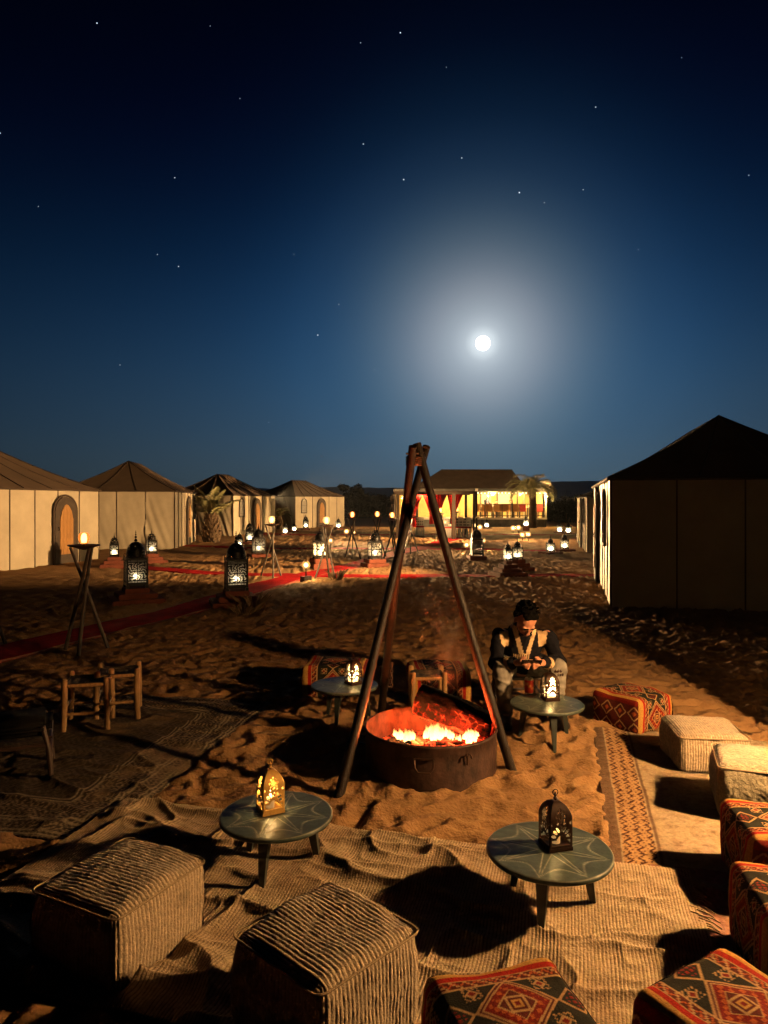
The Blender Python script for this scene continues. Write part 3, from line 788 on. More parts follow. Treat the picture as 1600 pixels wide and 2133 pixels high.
def floor_lantern(loc, rz, label, power, hi=False, opn=True, sc=1.0, bulb=.028, bz=.20, bo=(0,0)):
    power *= 8.0 if hi else 5.5
    root = empty('floor_lantern', loc, rz, label, 'lantern', 'pierced metal floor lanterns along the carpets', scale=sc)
    for k in range(4):
        o = link('panel', panel_hi if hi else panel_lo, parent=root, rot=(0,0,k*PI/2))
        if hi: sd = o.modifiers.new('t', 'SOLIDIFY'); sd.thickness = .003
    if power > 20: link('diffuser', diff_m, parent=root)
    link('frame', frame_m, parent=root); link('shoulder', tb_m, parent=root)
    link('dome', dome_open if opn else dome_closed, parent=root, loc=(0,0,.535)); link('finial', fin_m, parent=root, loc=(0,0,.79)); link('handle', hb_m, parent=root)
    mb = MB(); mb.ball((bo[0],bo[1],bz), bulb/sc, 12, 8); mb.build('bulb', M['bulb_w'], root)
    point(root, (bo[0],bo[1],bz), power, (1,.62,.26), .04)
    return root
def plinth(loc, rz, w0, steps, sh, label):
    root = empty('stepped_plinth', loc, rz, label, 'plinth', 'red adobe plinths under the lanterns')
    w = w0; z = -.04
    for k in range(steps):
        hh = sh+(.04 if k == 0 else 0); bm = bmesh.new(); bmesh.ops.create_cube(bm, size=1)
        bmesh.ops.scale(bm, vec=(w, w, hh), verts=bm.verts); bmesh.ops.translate(bm, vec=(0,0,z+hh/2), verts=bm.verts)
        bmesh.ops.bevel(bm, geom=list(bm.edges), offset=.012, segments=2, affect='EDGES')
        bmesh.ops.subdivide_edges(bm, edges=[e for e in bm.edges if e.calc_length() > .2], cuts=3, use_grid_fill=True)
        for v in bm.verts: v.co += Vector((random.uniform(-1,1), random.uniform(-1,1), random.uniform(-.6,.6)))*.004
        me = bpy.data.meshes.new('step'); bm.to_mesh(me); bm.free(); link('step', me, M['adobe'], root); z += hh; w -= w0*(.26 if steps > 2 else .22)
    return z
LAN = [ # px, base py, plinth w, steps, step h, lantern scale, hi, open, power, rz deg, bulb radius, labels
 (283,1256,.86,3,.085,1.0,True,False,26,28,.040,'large black lantern on the three-step plinth nearest the torch stand at left'),
 (492,1262,.84,3,.085,1.0,True,False,26,18,.042,'large black lantern beside the red carpet on a three-step plinth'),
 (238,1180,.72,3,.09,.66,False,True,30,20,.05,'small bright lantern on a red plinth before the second tent, left of its pair'),
 (316,1174,.72,3,.09,.72,False,True,30,30,.05,'small bright lantern on a red plinth before the second tent, right of its pair'),
 (539,1162,.6,1,.10,.95,False,False,16,25,.05,'black lantern on a low block straight behind the torch stand'),
 (499,1146,.5,1,.08,.62,False,True,26,10,.07,'small bright lantern with scroll handles directly above the large carpet-side lantern'),
 (520,1133,.5,1,.08,.95,False,True,30,15,.07,'square bright lantern in front of the third tent door'),
 (594,1115,.55,1,.08,.80,False,True,30,20,.10,'bright lantern on the sand before the gap between third and fourth tents'),
 (613,1109,.4,1,.08,.60,False,True,26,40,.09,'small bright lantern beside the left corner of the fourth tent'),
 (637,1104,.5,1,.08,1.05,False,True,30,10,.10,'domed bright lantern under the window of the fourth tent'),
 (705,1103,.5,1,.08,.85,False,True,30,35,.10,'bright lantern right of the fourth tent door'),
 (667,1184,.55,2,.13,.98,False,False,12,25,.035,'black lantern on a tall block between the legs of the middle torch stand'),
 (781,1180,.62,2,.11,1.0,False,True,26,20,.05,'pale pierced lantern on a red block at the bend of the carpet'),
 (1058,1200,.70,4,.09,.62,False,True,22,15,.055,'front lantern of the pair on stepped plinths right of the tripod'),
 (1078,1188,.62,3,.10,.72,False,True,22,35,.05,'rear lantern of the pair on stepped plinths right of the tripod'),
 (993,1166,.50,1,.12,.98,True,False,1.2,5,.009,'unlit looking dark lantern on a low red block below the pergola post'),
 (1147,1153,.60,1,.07,.72,False,True,24,25,.075,'lantern on a low block halfway to the right tents, left of two'),
 (1176,1146,.60,1,.07,.82,False,True,24,10,.075,'lantern on a low block halfway to the right tents, right of two'),
 (1206,1126,.5,1,.06,.62,False,True,24,20,.09,'bright lantern close to the edge of the right hand tent'),
 (1166,1110,.5,1,.06,.85,False,True,26,15,.11,'far bright lantern before the dark bushes, left of two'),
 (1184,1112,.5,1,.06,.85,False,True,26,35,.11,'far bright lantern before the dark bushes, right of two'),
 (1096,1106,.3,1,.30,.95,False,True,26,20,.12,'bright lantern next to the foot of the right palm'),
 (1014,1101,.5,1,.06,.85,False,True,26,30,.11,'bright lantern on the sand below the dining deck'),
]
for i, (px, py, w0, st_, sh, sc, hi, op, pw, rz, br, lb) in enumerate(LAN):
    pw *= 1.5 if px > 1000 else 1; sc *= .78 if px > 1000 else (.88 if 560 < px < 990 else 1)
    p = W(px, py); d = p[1]+w0*.35; X = WX(px, d); z0 = g(X, d)
    top = plinth((X, d, z0), math.radians(rz), w0, st_, sh, 'red plinth under the '+' '.join(lb.split()[:12]))
    dirc = Vector((-X, -d)).normalized(); 
    c_, s_ = math.cos(-math.radians(rz)), math.sin(-math.radians(rz)); ox, oy = dirc.x*.10, dirc.y*.10
    floor_lantern((X, d, z0+top), math.radians(rz), lb, pw, hi, op, sc, br, bo=(ox*c_-oy*s_, ox*s_+oy*c_))

# low globe lamps on stakes ------------------------------------------
def path_lamp(px, by, gy, r, power, label, block=False):
    d = H*F/(gy-YH); X = WX(px, d); z = WZ(by, d); z0 = g(X, d)
    root = empty('path_lamp', (X, d, z0), random.uniform(0, PI), label, 'garden lamp', 'round glowing path lamps')
    z -= z0; z = max(z, .12); power *= 6
    mb = MB(); mb.ball((0,0,z), r*1.12, 14, 10, (1,1,1.05)); mb.build('globe', M['globe'], root); MB().ball((0,0,z), r*.62, 12, 8).build('bulb', M['bulb_g'], root)
    mb = MB()
    for sx_ in (-1, 1): mb.tube([(sx_*.012,0,0 if not block else .1),(sx_*.03,0,z-r*.8),(sx_*r*.9,0,z-r*.2)], .005 if d < 20 else .008, 5)
    mb.lathe([(.02,z-r*1.15),(r*.6,z-r*.95)], 10); mb.lathe([(r*.5,z+r*.9),(r*.3,z+r*1.15),(.005,z+r*1.25)], 10); mb.build('stake', M['black'], root)
    if block:
        mb = MB(); mb.box((0,0,.045), (.24,.12,.12)); mb.build('block', M['darkwood'], root, smooth=False)
    point(root, (0,0,z+.0), power, (1,.66,.28), r*.7)
for i, a_ in enumerate([(637.5,1177,1208,.085,42,'brightest round lamp on a wooden block at the edge of the red carpet',True),
     (688.7,1126,1147,.085,30,'round lamp on a stake right of the middle torch stand'),
     (721.5,1107,1121,.11,30,'round lamp on the sand below and left of a torch'),
     (737,1109,1121,.075,14,'smaller round lamp directly under a torch'),
     (972,1135,1153,.09,36,'round lamp on the sand left of the dark lantern'),
     (1005.7,1126,1147,.10,36,'round lamp on the sand right of the dark lantern'),
     (928,1087,1108,.13,24,'round lamp in the cluster beside the tripod leg, upper one'),
     (938,1092.5,1108,.14,24,'round lamp in the cluster beside the tripod leg, lower one'),
     (989,1094,1112,.12,24,'round lamp in front of the pergola corner post'),
     (1000,1098,1112,.13,24,'round lamp just right of the pergola corner post'),
     (1069,1100,1110,.14,26,'round lamp left of the palm foot, left of two touching'),
     (1080,1099,1110,.14,26,'round lamp left of the palm foot, right of two touching'),
     (1088,1114,1128,.11,22,'round lamp below the palm, left of a close pair'),
     (1101,1113,1128,.10,22,'round lamp below the palm, right of a close pair'),
     (867,1097,1109,.10,10,'round lamp under the red curtains between the tripod poles')]): path_lamp(*a_)

# torch stands -------------------------------------------------------
def torch_stand_proto(loc, rz, label):
    root = empty('torch_stand', loc, rz, label, 'torch stand', 'three-legged torch stands along the carpet')
    for k in range(3):
        a = 2*PI*k/3+.3; b = a+PI*.86
        mb = MB(); mb.tube([(math.cos(a)*.29, math.sin(a)*.29, -.05), (math.cos((a+b)/2)*.03, math.sin((a+b)/2)*.03, .80), (math.cos(b)*.145, math.sin(b)*.145, 1.20)], [.021,.020,.017], 8)
        mb.build('leg', M['torchpole'], root)
    mb = MB(); mb.lathe([(.0,1.165),(.02,1.168),(.09,1.190),(.17,1.212),(.178,1.222),(.17,1.226),(.09,1.20),(.0,1.19)], 20); mb.build('plate', M['darkwood'], root)
    return root
ts = None
def glass_lamp(loc, label, power, glass, sc=1.0):
    root = empty('oil_lamp', loc, 0, label, 'oil lamp', 'glowing lamps on the torch stands', scale=sc)
    MB().lathe([(.034,0),(.03,.008),(.012,.014),(.010,.032),(.024,.040)], 14).build('foot', M['black'], root)
    MB().lathe([(.022,.038),(.045,.055),(.060,.090),(.062,.120),(.050,.155),(.040,.168)], 18).build('glass', M[glass], root)
    MB().lathe([(.0,.05),(.026,.055),(.032,.09),(.030,.13),(.018,.155),(.0,.165)], 12).build('flame', M['flame_small'], root)
    point(root, (0,0,.11), power*3, (1,.42,.12), .03)
def torch(px, fy, label, d=None, sc=1.0, glass='amber', lamp_label=None, rz=0, power=5, both=True):
    global ts
    d = H*F/(fy-YH) if d is None else d; X = WX(px, d); loc = (X, d, g(X, d))
    if ts is None: ts = torch_stand_proto(loc, rz, label); r = ts
    else: r = copy_tree(ts); r.location = loc; r.rotation_euler = (0,0,rz); r['label'] = label
    glass_lamp((X, d, loc[2]+1.195), lamp_label, power, glass, sc)
torch(175, 1358, 'nearest torch stand of three crossed poles on the sand at left', lamp_label='amber glass lamp with flame on the nearest torch stand', rz=.4, power=5)
torch(-42, 1345, 'torch stand mostly out of the picture at the left edge, one leg showing', lamp_label='amber lamp on the torch stand cut off by the left edge', rz=2.5, power=5)
torch(566, 1199, 'torch stand with pale poles left of the round lamp on the carpet edge', lamp_label='white glowing lamp on the torch stand before the fourth tent corner', sc=1.25, glass='frost', rz=.5)
torch(680, 1204, 'torch stand with pale poles right of the brightest round lamp', lamp_label='white glowing lamp on the torch stand before the fourth tent door', sc=1.25, glass='frost', rz=1.1)
torch(734, 1164, 'dark torch stand left of the pale lantern at the carpet bend', lamp_label='orange lamp on the dark stand left of the carpet bend', sc=1.3, rz=.2)
torch(786, 1160, 'dark torch stand directly behind the pale lantern at the carpet bend', lamp_label='orange lamp above the pale lantern at the carpet bend', sc=1.3, rz=1.9)
torch(817, 1165, 'torch stand touching the left tripod poles in the view', lamp_label='orange lamp left of the tripod poles', sc=1.3, rz=.9)
torch(856, 1153, 'torch stand seen between the tripod poles', lamp_label='orange lamp seen between the tripod poles', sc=1.35, rz=2.2)
torch(918, 1129, 'torch stand behind the right tripod pole', lamp_label='orange lamp just behind the right tripod pole', sc=1.5, rz=.3)
torch(952.6, 1117, 'torch stand beside the front pergola post', lamp_label='orange lamp beside the front pergola post', sc=1.5, rz=1.3)

# ------------------------------------------------------------------ tents
def canvas_grid(p0, p1, z0, z1, n, m, amp, seed, nrm_, diag=0, noedge=False):
    """vertical panel from p0 to p1 (2d), bulging along nrm_"""
    t = np.linspace(0, 1, n); s = np.linspace(0, 1, m); T, Sg = np.meshgrid(t, s, indexing='ij')
    X = p0[0]+(p1[0]-p0[0])*T; Y = p0[1]+(p1[1]-p0[1])*T; Z = z0+(z1-z0)*Sg
    e = np.sin(PI*T)**.5
    b = amp*(fbm(T*2+seed, Sg*3+seed, 3, seed)+.25)*e
    if diag: b = b+diag*np.abs(np.sin((T*1.2-Sg*.9)*9))*sm(0,.4,T)*(1-Sg)*.9+diag*.5*np.abs(np.sin((T-Sg*.5)*14+seed))*(1-Sg)*T
    return np.stack([X+nrm_[0]*b, Y+nrm_[1]*b, Z], -1)
def arch_pts(w, h, n=10, pointed=.0):
    out = [(-w/2, 0)]; r = w/2
    for k in range(n+1):
        a = PI-PI*k/n; out.append((math.cos(a)*r, h-r*(1+pointed)+math.sin(a)*r*(1+pointed)))
    out.append((w/2, 0)); return out
def plate(mb, outline, x0, y0, th, z0=0, ysign=-1):
    """extruded outline standing in local xz, thickness along y"""
    b = len(mb.v); n = len(outline)
    for x_, z_ in outline: mb.v.append((x0+x_, y0, z0+z_))
    for x_, z_ in outline: mb.v.append((x0+x_, y0+ysign*th, z0+z_))
    mb.f.append(tuple(b+i for i in range(n))); mb.f.append(tuple(b+n+i for i in reversed(range(n))))
    for i in range(n): j = (i+1) % n; mb.f.append((b+i, b+n+i, b+n+j, b+j))
def tent(corner, ang, Ln, Wd, label, side, doors=(), windows=(), eave=2.12, apex=3.3, cmat='canvas', wallmat2=None, group='cream canvas tents', diag=.0, lampx=None, seamw=.020):
    """corner: near facade corner; ang: facade direction; side=+1 tent body lies to local +y"""
    root = empty('tent', (corner[0], corner[1], g(corner[0], corner[1])-.02), ang, label, 'tent', group)
    sd = side
    def wall(p0, p1, nrm_, cm, seed, dg, sw=None):
        sw = sw or .020
        Lw = math.hypot(p1[0]-p0[0], p1[1]-p0[1]); k = max(1, round(Lw/.9)); mbs = MB()
        for i in range(k):
            a = (p0[0]+(p1[0]-p0[0])*i/k, p0[1]+(p1[1]-p0[1])*i/k); b = (p0[0]+(p1[0]-p0[0])*(i+1)/k, p0[1]+(p1[1]-p0[1])*(i+1)/k)
            P = canvas_grid(a, b, -.05, eave, 16, 20, .055, seed+i, nrm_, dg if (i in (0, k-1)) else dg*.3)
            link('canvas_panel', gridmesh('canvas_panel', P), M[cm], root)
        for i in range(k+1):
            a = (p0[0]+(p1[0]-p0[0])*i/k+nrm_[0]*.012, p0[1]+(p1[1]-p0[1])*i/k+nrm_[1]*.012)
            rzz = math.atan2(p1[1]-p0[1], p1[0]-p0[0]); m1_ = MB(); m1_.box((a[0], a[1], eave/2), (sw,.022,eave-.02), rz=rzz); m1_.build('seam', M['seam'], root, smooth=False)
    wall((0,0), (Ln,0), (0,-sd), cmat, 11, 0, seamw)                       # facade
    wall((0,0), (0,sd*Wd), (-1,0), wallmat2 or 'canvas', 31, diag)   # near gable
    wall((Ln,0), (Ln,sd*Wd), (1,0), 'canvas', 51, 0); wall((0,sd*Wd), (Ln,sd*Wd), (0,sd), 'canvas', 71, 0)
    # roof
    o_ = .05; e0 = (-o_, -o_*sd); hip = Wd/2
    A_ = Vector((-o_, -sd*o_, eave+.01)); B_ = Vector((Ln+o_, -sd*o_, eave+.01)); C_ = Vector((Ln+o_, sd*(Wd+o_), eave+.01)); D_ = Vector((-o_, sd*(Wd+o_), eave+.01))
    R0 = Vector((hip, sd*Wd/2, apex)); R1 = Vector((Ln-hip, sd*Wd/2, apex))
    def roofq(a, b, c, d, k, nm):  # a-b eave, d-c ridge
        for i in range(k):
            t0, t1 = i/k, (i+1)/k; P = np.zeros((5, 9, 3))
            for ii, t in enumerate(np.linspace(t0, t1, 5)):
                lo = a.lerp(b, t); hi_ = d.lerp(c, t)
                for jj, s_ in enumerate(np.linspace(0, 1, 9)):
                    q = lo.lerp(hi_, s_); q.z -= .07*math.sin(PI*s_)+.004*math.sin(PI*(t*k % 1)); P[ii,jj] = q
            link('roof_panel', gridmesh('roof_panel', P), M['roof'], root)
        for i in range(0, k+1):
            lo = a.lerp(b, i/k); hi_ = d.lerp(c, i/k); m_ = MB(); pts = []
            for s_ in np.linspace(0, 1, 7):
                q = lo.lerp(hi_, s_); q.z -= .07*math.sin(PI*s_)-.012; pts.append(q)
            m_.tube(pts, .016, 4, False); m_.build('roof_seam', M['seam'], root)
    roofq(A_, B_, R1, R0, 6, 'f'); roofq(B_, C_, R1, R1, 3, 'g'); roofq(C_, D_, R0, R1, 5, 'b'); roofq(D_, A_, R0, R0, 3, 'n')
    m_ = MB()
    for a, b in ((A_,B_),(B_,C_),(C_,D_),(D_,A_)):
        m_.tube([a+Vector((0,0,-.02)), b+Vector((0,0,-.02))], .028, 5)
    m_.build('eave_cord', M['seam'], root)
    for dx in doors:
        y0 = -sd*.045; dr = MB(); plate(dr, arch_pts(.86, 1.92), dx, y0, .05, 0, -sd); do = dr.build('door', M['door'], root, smooth=False)
        inner = [(-.20,.30),(-.20,.95),(-.26,1.02),(-.20,1.10),(-.25,1.28),(-.22,1.48),(-.12,1.62),(0,1.70)]
        inner = inner+[(-x_, z_) for x_, z_ in inner[-2::-1]]
        for k in range(4):   # planks clipped to the keyhole outline
            x0_, x1_ = -.26+k*.13+.004, -.26+(k+1)*.13-.004
            def topz(x_):
                x_ = abs(x_); return 1.70-.08*(x_/.12)**2 if x_ < .12 else (1.62-(x_-.12)*1.45 if x_ < .22 else 1.28)
            pk = MB(); ol = [(x0_,.30),(x0_,topz(x0_)),((x0_+x1_)/2,topz((x0_+x1_)/2)),(x1_,topz(x1_)),(x1_,.30)]
            plate(pk, ol, dx, y0-sd*.052, .018, 0, -sd); pk.build('plank', M['wood_door'], do, smooth=False)
        fr = MB(); ol = arch_pts(.92, 1.96, 14); pts = [(dx+x_, y0-sd*.02, z_) for x_, z_ in ol]; fr.tube(pts, .03, 6); fr.build('door_frame', M['seam'], do)
        hd = MB(); hd.tube([(dx-.33, y0-sd*.07, .98),(dx-.33, y0-sd*.10, 1.0),(dx-.33, y0-sd*.07, 1.08)], .012, 5); hd.build('handle', M['black'], do)
    for wx in windows:
        y0 = -sd*.045; wn = MB(); plate(wn, arch_pts(.50, .92, 8), wx, y0, .02, 1.0, -sd); wo = wn.build('window', M['win'], root, smooth=False)
        fr = MB(); ol = arch_pts(.52, .94, 10); fr.tube([(wx+x_, y0-sd*.03, 1.0+z_) for x_, z_ in ol], .025, 5); fr.tube([(wx-.27, y0-sd*.03, 1.0),(wx+.27, y0-sd*.03, 1.0)], .03, 5)
        fr.build('window_frame', M['door'], wo)
        gr = MB()
        for k in (-.13, 0, .13): gr.tube([(wx+k, y0-sd*.035, 1.02),(wx+k, y0-sd*.035, 1.82)], .010, 4)
        for k in (1.18, 1.5): gr.tube([(wx-.24, y0-sd*.035, k),(wx+.24, y0-sd*.035, k)], .010, 4)
        gr.build('window_grille', M['door'], wo)
    return root
M['win'] = mat('window_panel', (.34,.30,.22), .5, emis=((1,.7,.35), .10))
T = tent((-10.32,15.74), math.atan2(.96,.28), 6.0, 4.0, 'nearest cream tent at the left edge with keyhole wooden door', 1, doors=(4.52,))
T = tent((-7.58,25.7), math.atan2(6.5,-.93), 6.3, 4.0, 'second tent from the left, dark front gable with diagonal folds', 1, doors=(3.5,), windows=(5.5,), diag=.10)
T = tent((-7.76,36.5), math.atan2(4.6,1.29), 5.2, 4.0, 'third tent from the left, behind the left palm', 1, doors=(2.65,), windows=(.85,), diag=.10)
T = tent((-5.86,46.8), math.atan2(4.5,3.0), 5.4, 4.0, 'fourth tent from the left, brown roof, standing before open desert', 1, doors=(2.7,), windows=(.85,), apex=3.25, diag=.10)
T = tent((3.71,11.6), math.atan2(.969,.247), 6.9, 4.0, 'large dark tent on the right with black roof and bright left wall', -1, doors=(4.2,), windows=(.75,), apex=3.31, cmat='canvas_shiny', seamw=.010)
T = tent((7.0,24.4), math.atan2(5.7,1.2), 6.0, 4.0, 'small sliver of a tent just behind the large dark tent', -1, doors=(3.0,), windows=(1.2,), eave=1.95, apex=3.0, seamw=.012)
T = tent((10.6,37.0), math.atan2(5.7,1.35), 5.6, 4.0, 'farthest tent on the right with a lit cream wall and window', -1, doors=(3.0,), windows=(1.2,4.6), eave=2.0, apex=3.0)
# the tent next to the seats, outside the picture on the right; its wall lamp lights the circle
T = tent((3.25,-.75), math.atan2(1.0,-.052), 6.0, 4.0, 'tent beside the seats just outside the right edge, its lamp lighting them', -1, doors=(3.0,), windows=(1.2,))

# ------------------------------------------------------------------ wall lamp
def wall_lamp(loc, power, label, rz=0, color=WARM, r=.05):
    root = empty('wall_lamp', loc, rz, label, 'wall lamp')
    MB().box((.07,0,0), (.02,.10,.16)).build('back_plate', M['black'], root, smooth=False)
    MB().tube([(.07,0,.06),(.0,0,.12),(-.0,0,.09)], .008, 6).build('arm', M['black'], root)
    MB().ball((0,0,0), .045, 12, 8).build('bulb', M['bulb_w'], root)
    MB().lathe([(.10,.055),(.06,.085),(.015,.10)], 14).build('shade', M['black'], root)
    point(root, (0,0,0), power, color, r)
    return root
wall_lamp((2.99,3.10,1.50), 2700, 'iron wall lamp on the tent beside the seats, outside the right edge')

# ------------------------------------------------------------------ dining tent with deck
def dining():
    root = empty('dining_tent', (WX(980,49.5), 49.5, 0), 0, 'long dining tent with brown hip roof and lit open deck', 'dining tent')
    ox, oy = root.location.x, root.location.y
    def bx(name, x0, x1, y0, y1, z0, z1, m_, par=root, lab=None):
        mb = MB(); mb.box(((x0+x1)/2-ox, (y0+y1)/2-oy, (z0+z1)/2), (x1-x0, y1-y0, z1-z0)); o = mb.build(name, M[m_], par, smooth=False)
        return o
    XL, XR, YF, YB = .75, 11.3, 49.3, 55.5; dz = .64; ez = 2.46
    bx('deck_floor', XL, XR, YF+.05, YB, dz-.12, dz-.004, 'deck'); bx('deck_edge', XL-.02, XR+.02, YF, YF+.045, dz-.11, dz+.02, 'cream')
    for k in range(7): bx('skirt_board', XL+.1+k*1.5, XL+1.52+k*1.5, YF+.25, YF+.30, 0, dz-.125, 'under')
    for k in range(8): bx('support_post', XL+.05+k*1.48, XL+.17+k*1.48, YF+.10, YF+.22, -.1, dz-.125, 'under')
    bx('back_wall', XL+.2, XR-.2, 53.4, 53.5, dz, ez, 'inwall')
    for k, px in enumerate((1001,1022,1036,1066,1078,1092)):
        X = WX(px, 53.3); bx('wall_mullion', X-.05, X+.05, 53.31, 53.39, dz, ez, 'cream' if k % 2 else 'metalbar')
    for a_, b_ in ((1004,1018),(1038,1064)): bx('wall_panel', WX(a_,53.3), WX(b_,53.3), 53.36, 53.392, 1.15, 2.35, 'cream')
    bx('side_wall', XR-.16, XR-.08, 50.2, 53.4, dz, ez, 'inwall'); bx('side_wall', XL+.1, XL+.18, 50.2, 53.4, dz, ez, 'inwall')
    bx('fascia', XL-.1, XR+.1, YF-.05, YF+.05, ez, ez+.20, 'under')
    bx('ceiling', XL, XR, YF+.06, YB, ez+.02, ez+.10, 'cream')
    for k, px in enumerate((822,990,1067,1137)):
        X = WX(px, 49.4); bx('post', X-.05, X+.05, YF-.005+.1, YF+.195, dz, ez, 'cream' if k == 3 else 'metalbar')
    # railing
    X0, X1 = WX(992,49.35), WX(1136,49.35)
    for z_ in (1.57, .78): bx('rail', X0, X1, YF+.06, YF+.09, z_, z_+.045, 'metalbar')
    for k in range(9):
        X = X0+(X1-X0)*k/8; bx('baluster', X-.018, X+.018, YF+.05, YF+.10, dz, 1.57, 'metalbar')
    # roof
    rl, rr, ze, zr = WX(852,50), WX(1098,50), ez+.22, WZ(979,53)
    A_ = Vector((rl-ox, YF+.1-oy, ze)); B_ = Vector((rr-ox, YF+.1-oy, ze)); C_ = Vector((rr-ox, YB+1-oy, ze)); D_ = Vector((rl-ox, YB+1-oy, ze))
    R0 = Vector((WX(919,53)-ox, 53-oy, zr)); R1 = Vector((WX(1067,53)-ox, 53-oy, zr))
    for q, k in (((A_,B_,R1,R0),12), ((B_,C_,R1,R1),4), ((C_,D_,R0,R1),8), ((D_,A_,R0,R0),4)):
        for i in range(k):
            P = np.zeros((3,5,3))
            for ii, t in enumerate((i/k,(i+.5)/k,(i+1)/k)):
                for jj, s_ in enumerate(np.linspace(0,1,5)):
                    v = q[0].lerp(q[1],t).lerp(q[3].lerp(q[2],t), s_); v.z += .03*(ii == 1)-.06*math.sin(PI*s_); P[ii,jj] = v
            link('roof_panel', gridmesh('roof_panel', P, smooth=False), M['roof'], root)
    MB().tube([R0,R1], .05, 6).build('ridge', M['seam'], root)
    return root
DT = dining()
# string of lights
st_ = empty('string_lights', (6, 49.2, 2.4), 0, 'string of tiny warm bulbs along the dining tent fascia', 'string lights')
bm_ = MB().ball((0,0,0), .032, 8, 6).mesh('bulb'); bm_.materials.append(M['bulb_s']); pts = []
for k in range(44):
    X = .8+k*.238; z_ = -.02-.03*abs(math.sin(k*.8)); link('bulb', bm_, parent=st_, loc=(X-6, 0, z_)); pts.append((X-6, .01, z_+.03))
MB().tube(pts, .006, 4).build('wire', M['black'], st_)
def pendant(px, py, d, r, power, label, ceil=2.46):
    X, z = WX(px, d), WZ(py, d); root = empty('pendant_lamp', (X, d, z), 0, label, 'hanging lamp', 'lit lamps hanging in the dining tent')
    MB().ball((0,0,0), r*1.15, 14, 10).build('globe', M['globe'], root); MB().ball((0,0,0), r*.7, 12, 8).build('bulb', M['bulb_r'], root); MB().tube([(0,0,r),(0,0,max(r+.02,ceil-z))], .012, 4).build('cord', M['black'], root)
    point(root, (0,0,-.02), power*26, (1,.60,.20), r*.8)
pendant(1027, 1028.5, 50.6, .16, 150, 'brightest lamp under the dining tent roof, left of the palm')
pendant(1083, 1029, 50.6, .14, 110, 'lamp under the dining tent roof touching the palm crown')
pendant(1137, 1033.5, 49.1, .12, 70, 'lamp at the right corner post of the dining deck')
pendant(840, 1036, 50.5, .10, 80, 'lamp at the left end of the dining deck')
pendant(935, 1030, 51.5, .10, 120, 'lamp hidden behind the red curtains')
# furniture and diners on the deck
def rchair(X, Y, rz, label, m_='orange', z=.64):
    root = empty('dining_chair', (X, Y, z), rz, label, 'chair', 'orange chairs on the dining deck')
    MB().box((0,0,.45), (.44,.44,.07)).build('seat', M[m_], root, smooth=False); MB().box((0,.20,.72), (.44,.06,.46)).build('backrest', M[m_], root, smooth=False)
    for a in (-1,1):
        for b in (-1,1): MB().box((a*.19,b*.19,.21), (.035,.035,.42)).build('leg', M['darkwood'], root, smooth=False)
CH = [(995,50.3,'leftmost orange chair against the railing'),(1008,50.2,'orange chair below the standing waiter'),(1021,50.35,'orange chair left of the seated diner'),
      (1031,50.2,'orange chair in front of the seated diner'),(1041,50.3,'orange chair right of the seated diner'),(1052,50.2,'orange chair under the wide white panel'),
      (1062,50.3,'orange chair left of the middle post'),(1076,50.2,'orange chair partly behind the palm trunk'),(1089,50.4,'orange chair behind the palm crown, left side'),(1126,50.3,'orange chair right of the palm on the deck')]
for i, (px, y_, lb) in enumerate(CH): rchair(WX(px, y_), y_, PI+random.uniform(-.5,.5), lb, 'redcush' if i > 7 else 'orange')
def dtable(X, Y, label):
    root = empty('dining_table', (X, Y, .64), 0, label, 'table', 'tables on the dining deck')
    MB().box((0,0,.73), (1.3,.8,.05)).build('table_top', M['cream'], root, smooth=False)
    for a in (-1,1):
        for b in (-1,1): MB().box((a*.55,b*.32,.35), (.05,.05,.70)).build('leg', M['darkwood'], root, smooth=False)
    for k in range(5): MB().lathe([(.02,0),(.035,.10),(.03,.14)], 8).build('glass', M['white'], root, loc=(-.5+k*.25, random.uniform(-.2,.2), .756))
dtable(WX(1026,51.3), 51.3, 'laid table at the seated diner'); dtable(WX(1055,51.2), 51.2, 'laid table under the wide white panel'); dtable(WX(1116,51.3), 51.3, 'laid table right of the palm')

# ------------------------------------------------------------------ pergola with red curtains
def pergola():
    root = empty('pergola', (2.6, 33.5, 0), 0, 'dark timber pergola frame before the dining tent', 'pergola')
    def post(px, d, w, top=2.12):
        X = WX(px, d); MB().box((X-2.6, d-33.5, top/2-.05), (w, w, top+.1)).build('post', M['timber'], root, smooth=False)
    post(829,33.5,.15); post(945,32.6,.17); post(987,33.5,.09); post(992.5,33.5,.09); post(869,38,.13); post(970.5,38,.13); post(816,38,.13)
    X0, X1 = WX(822,33.5), WX(994,33.5)
    MB().box(((X0+X1)/2-2.6, 0, 2.17), (X1-X0, .12, .14)).build('beam', M['timber'], root, smooth=False)
    MB().box(((X0+X1)/2-2.6+.2, 4.5, 2.17), (X1-X0, .12, .14)).build('beam', M['timber'], root, smooth=False)
    for t in np.linspace(0, 1, 6): MB().box((X0+(X1-X0)*t-2.6, 2.25, 2.17), (.07, 4.36, .09)).build('rafter', M['timber'], root, smooth=False)
pergola()
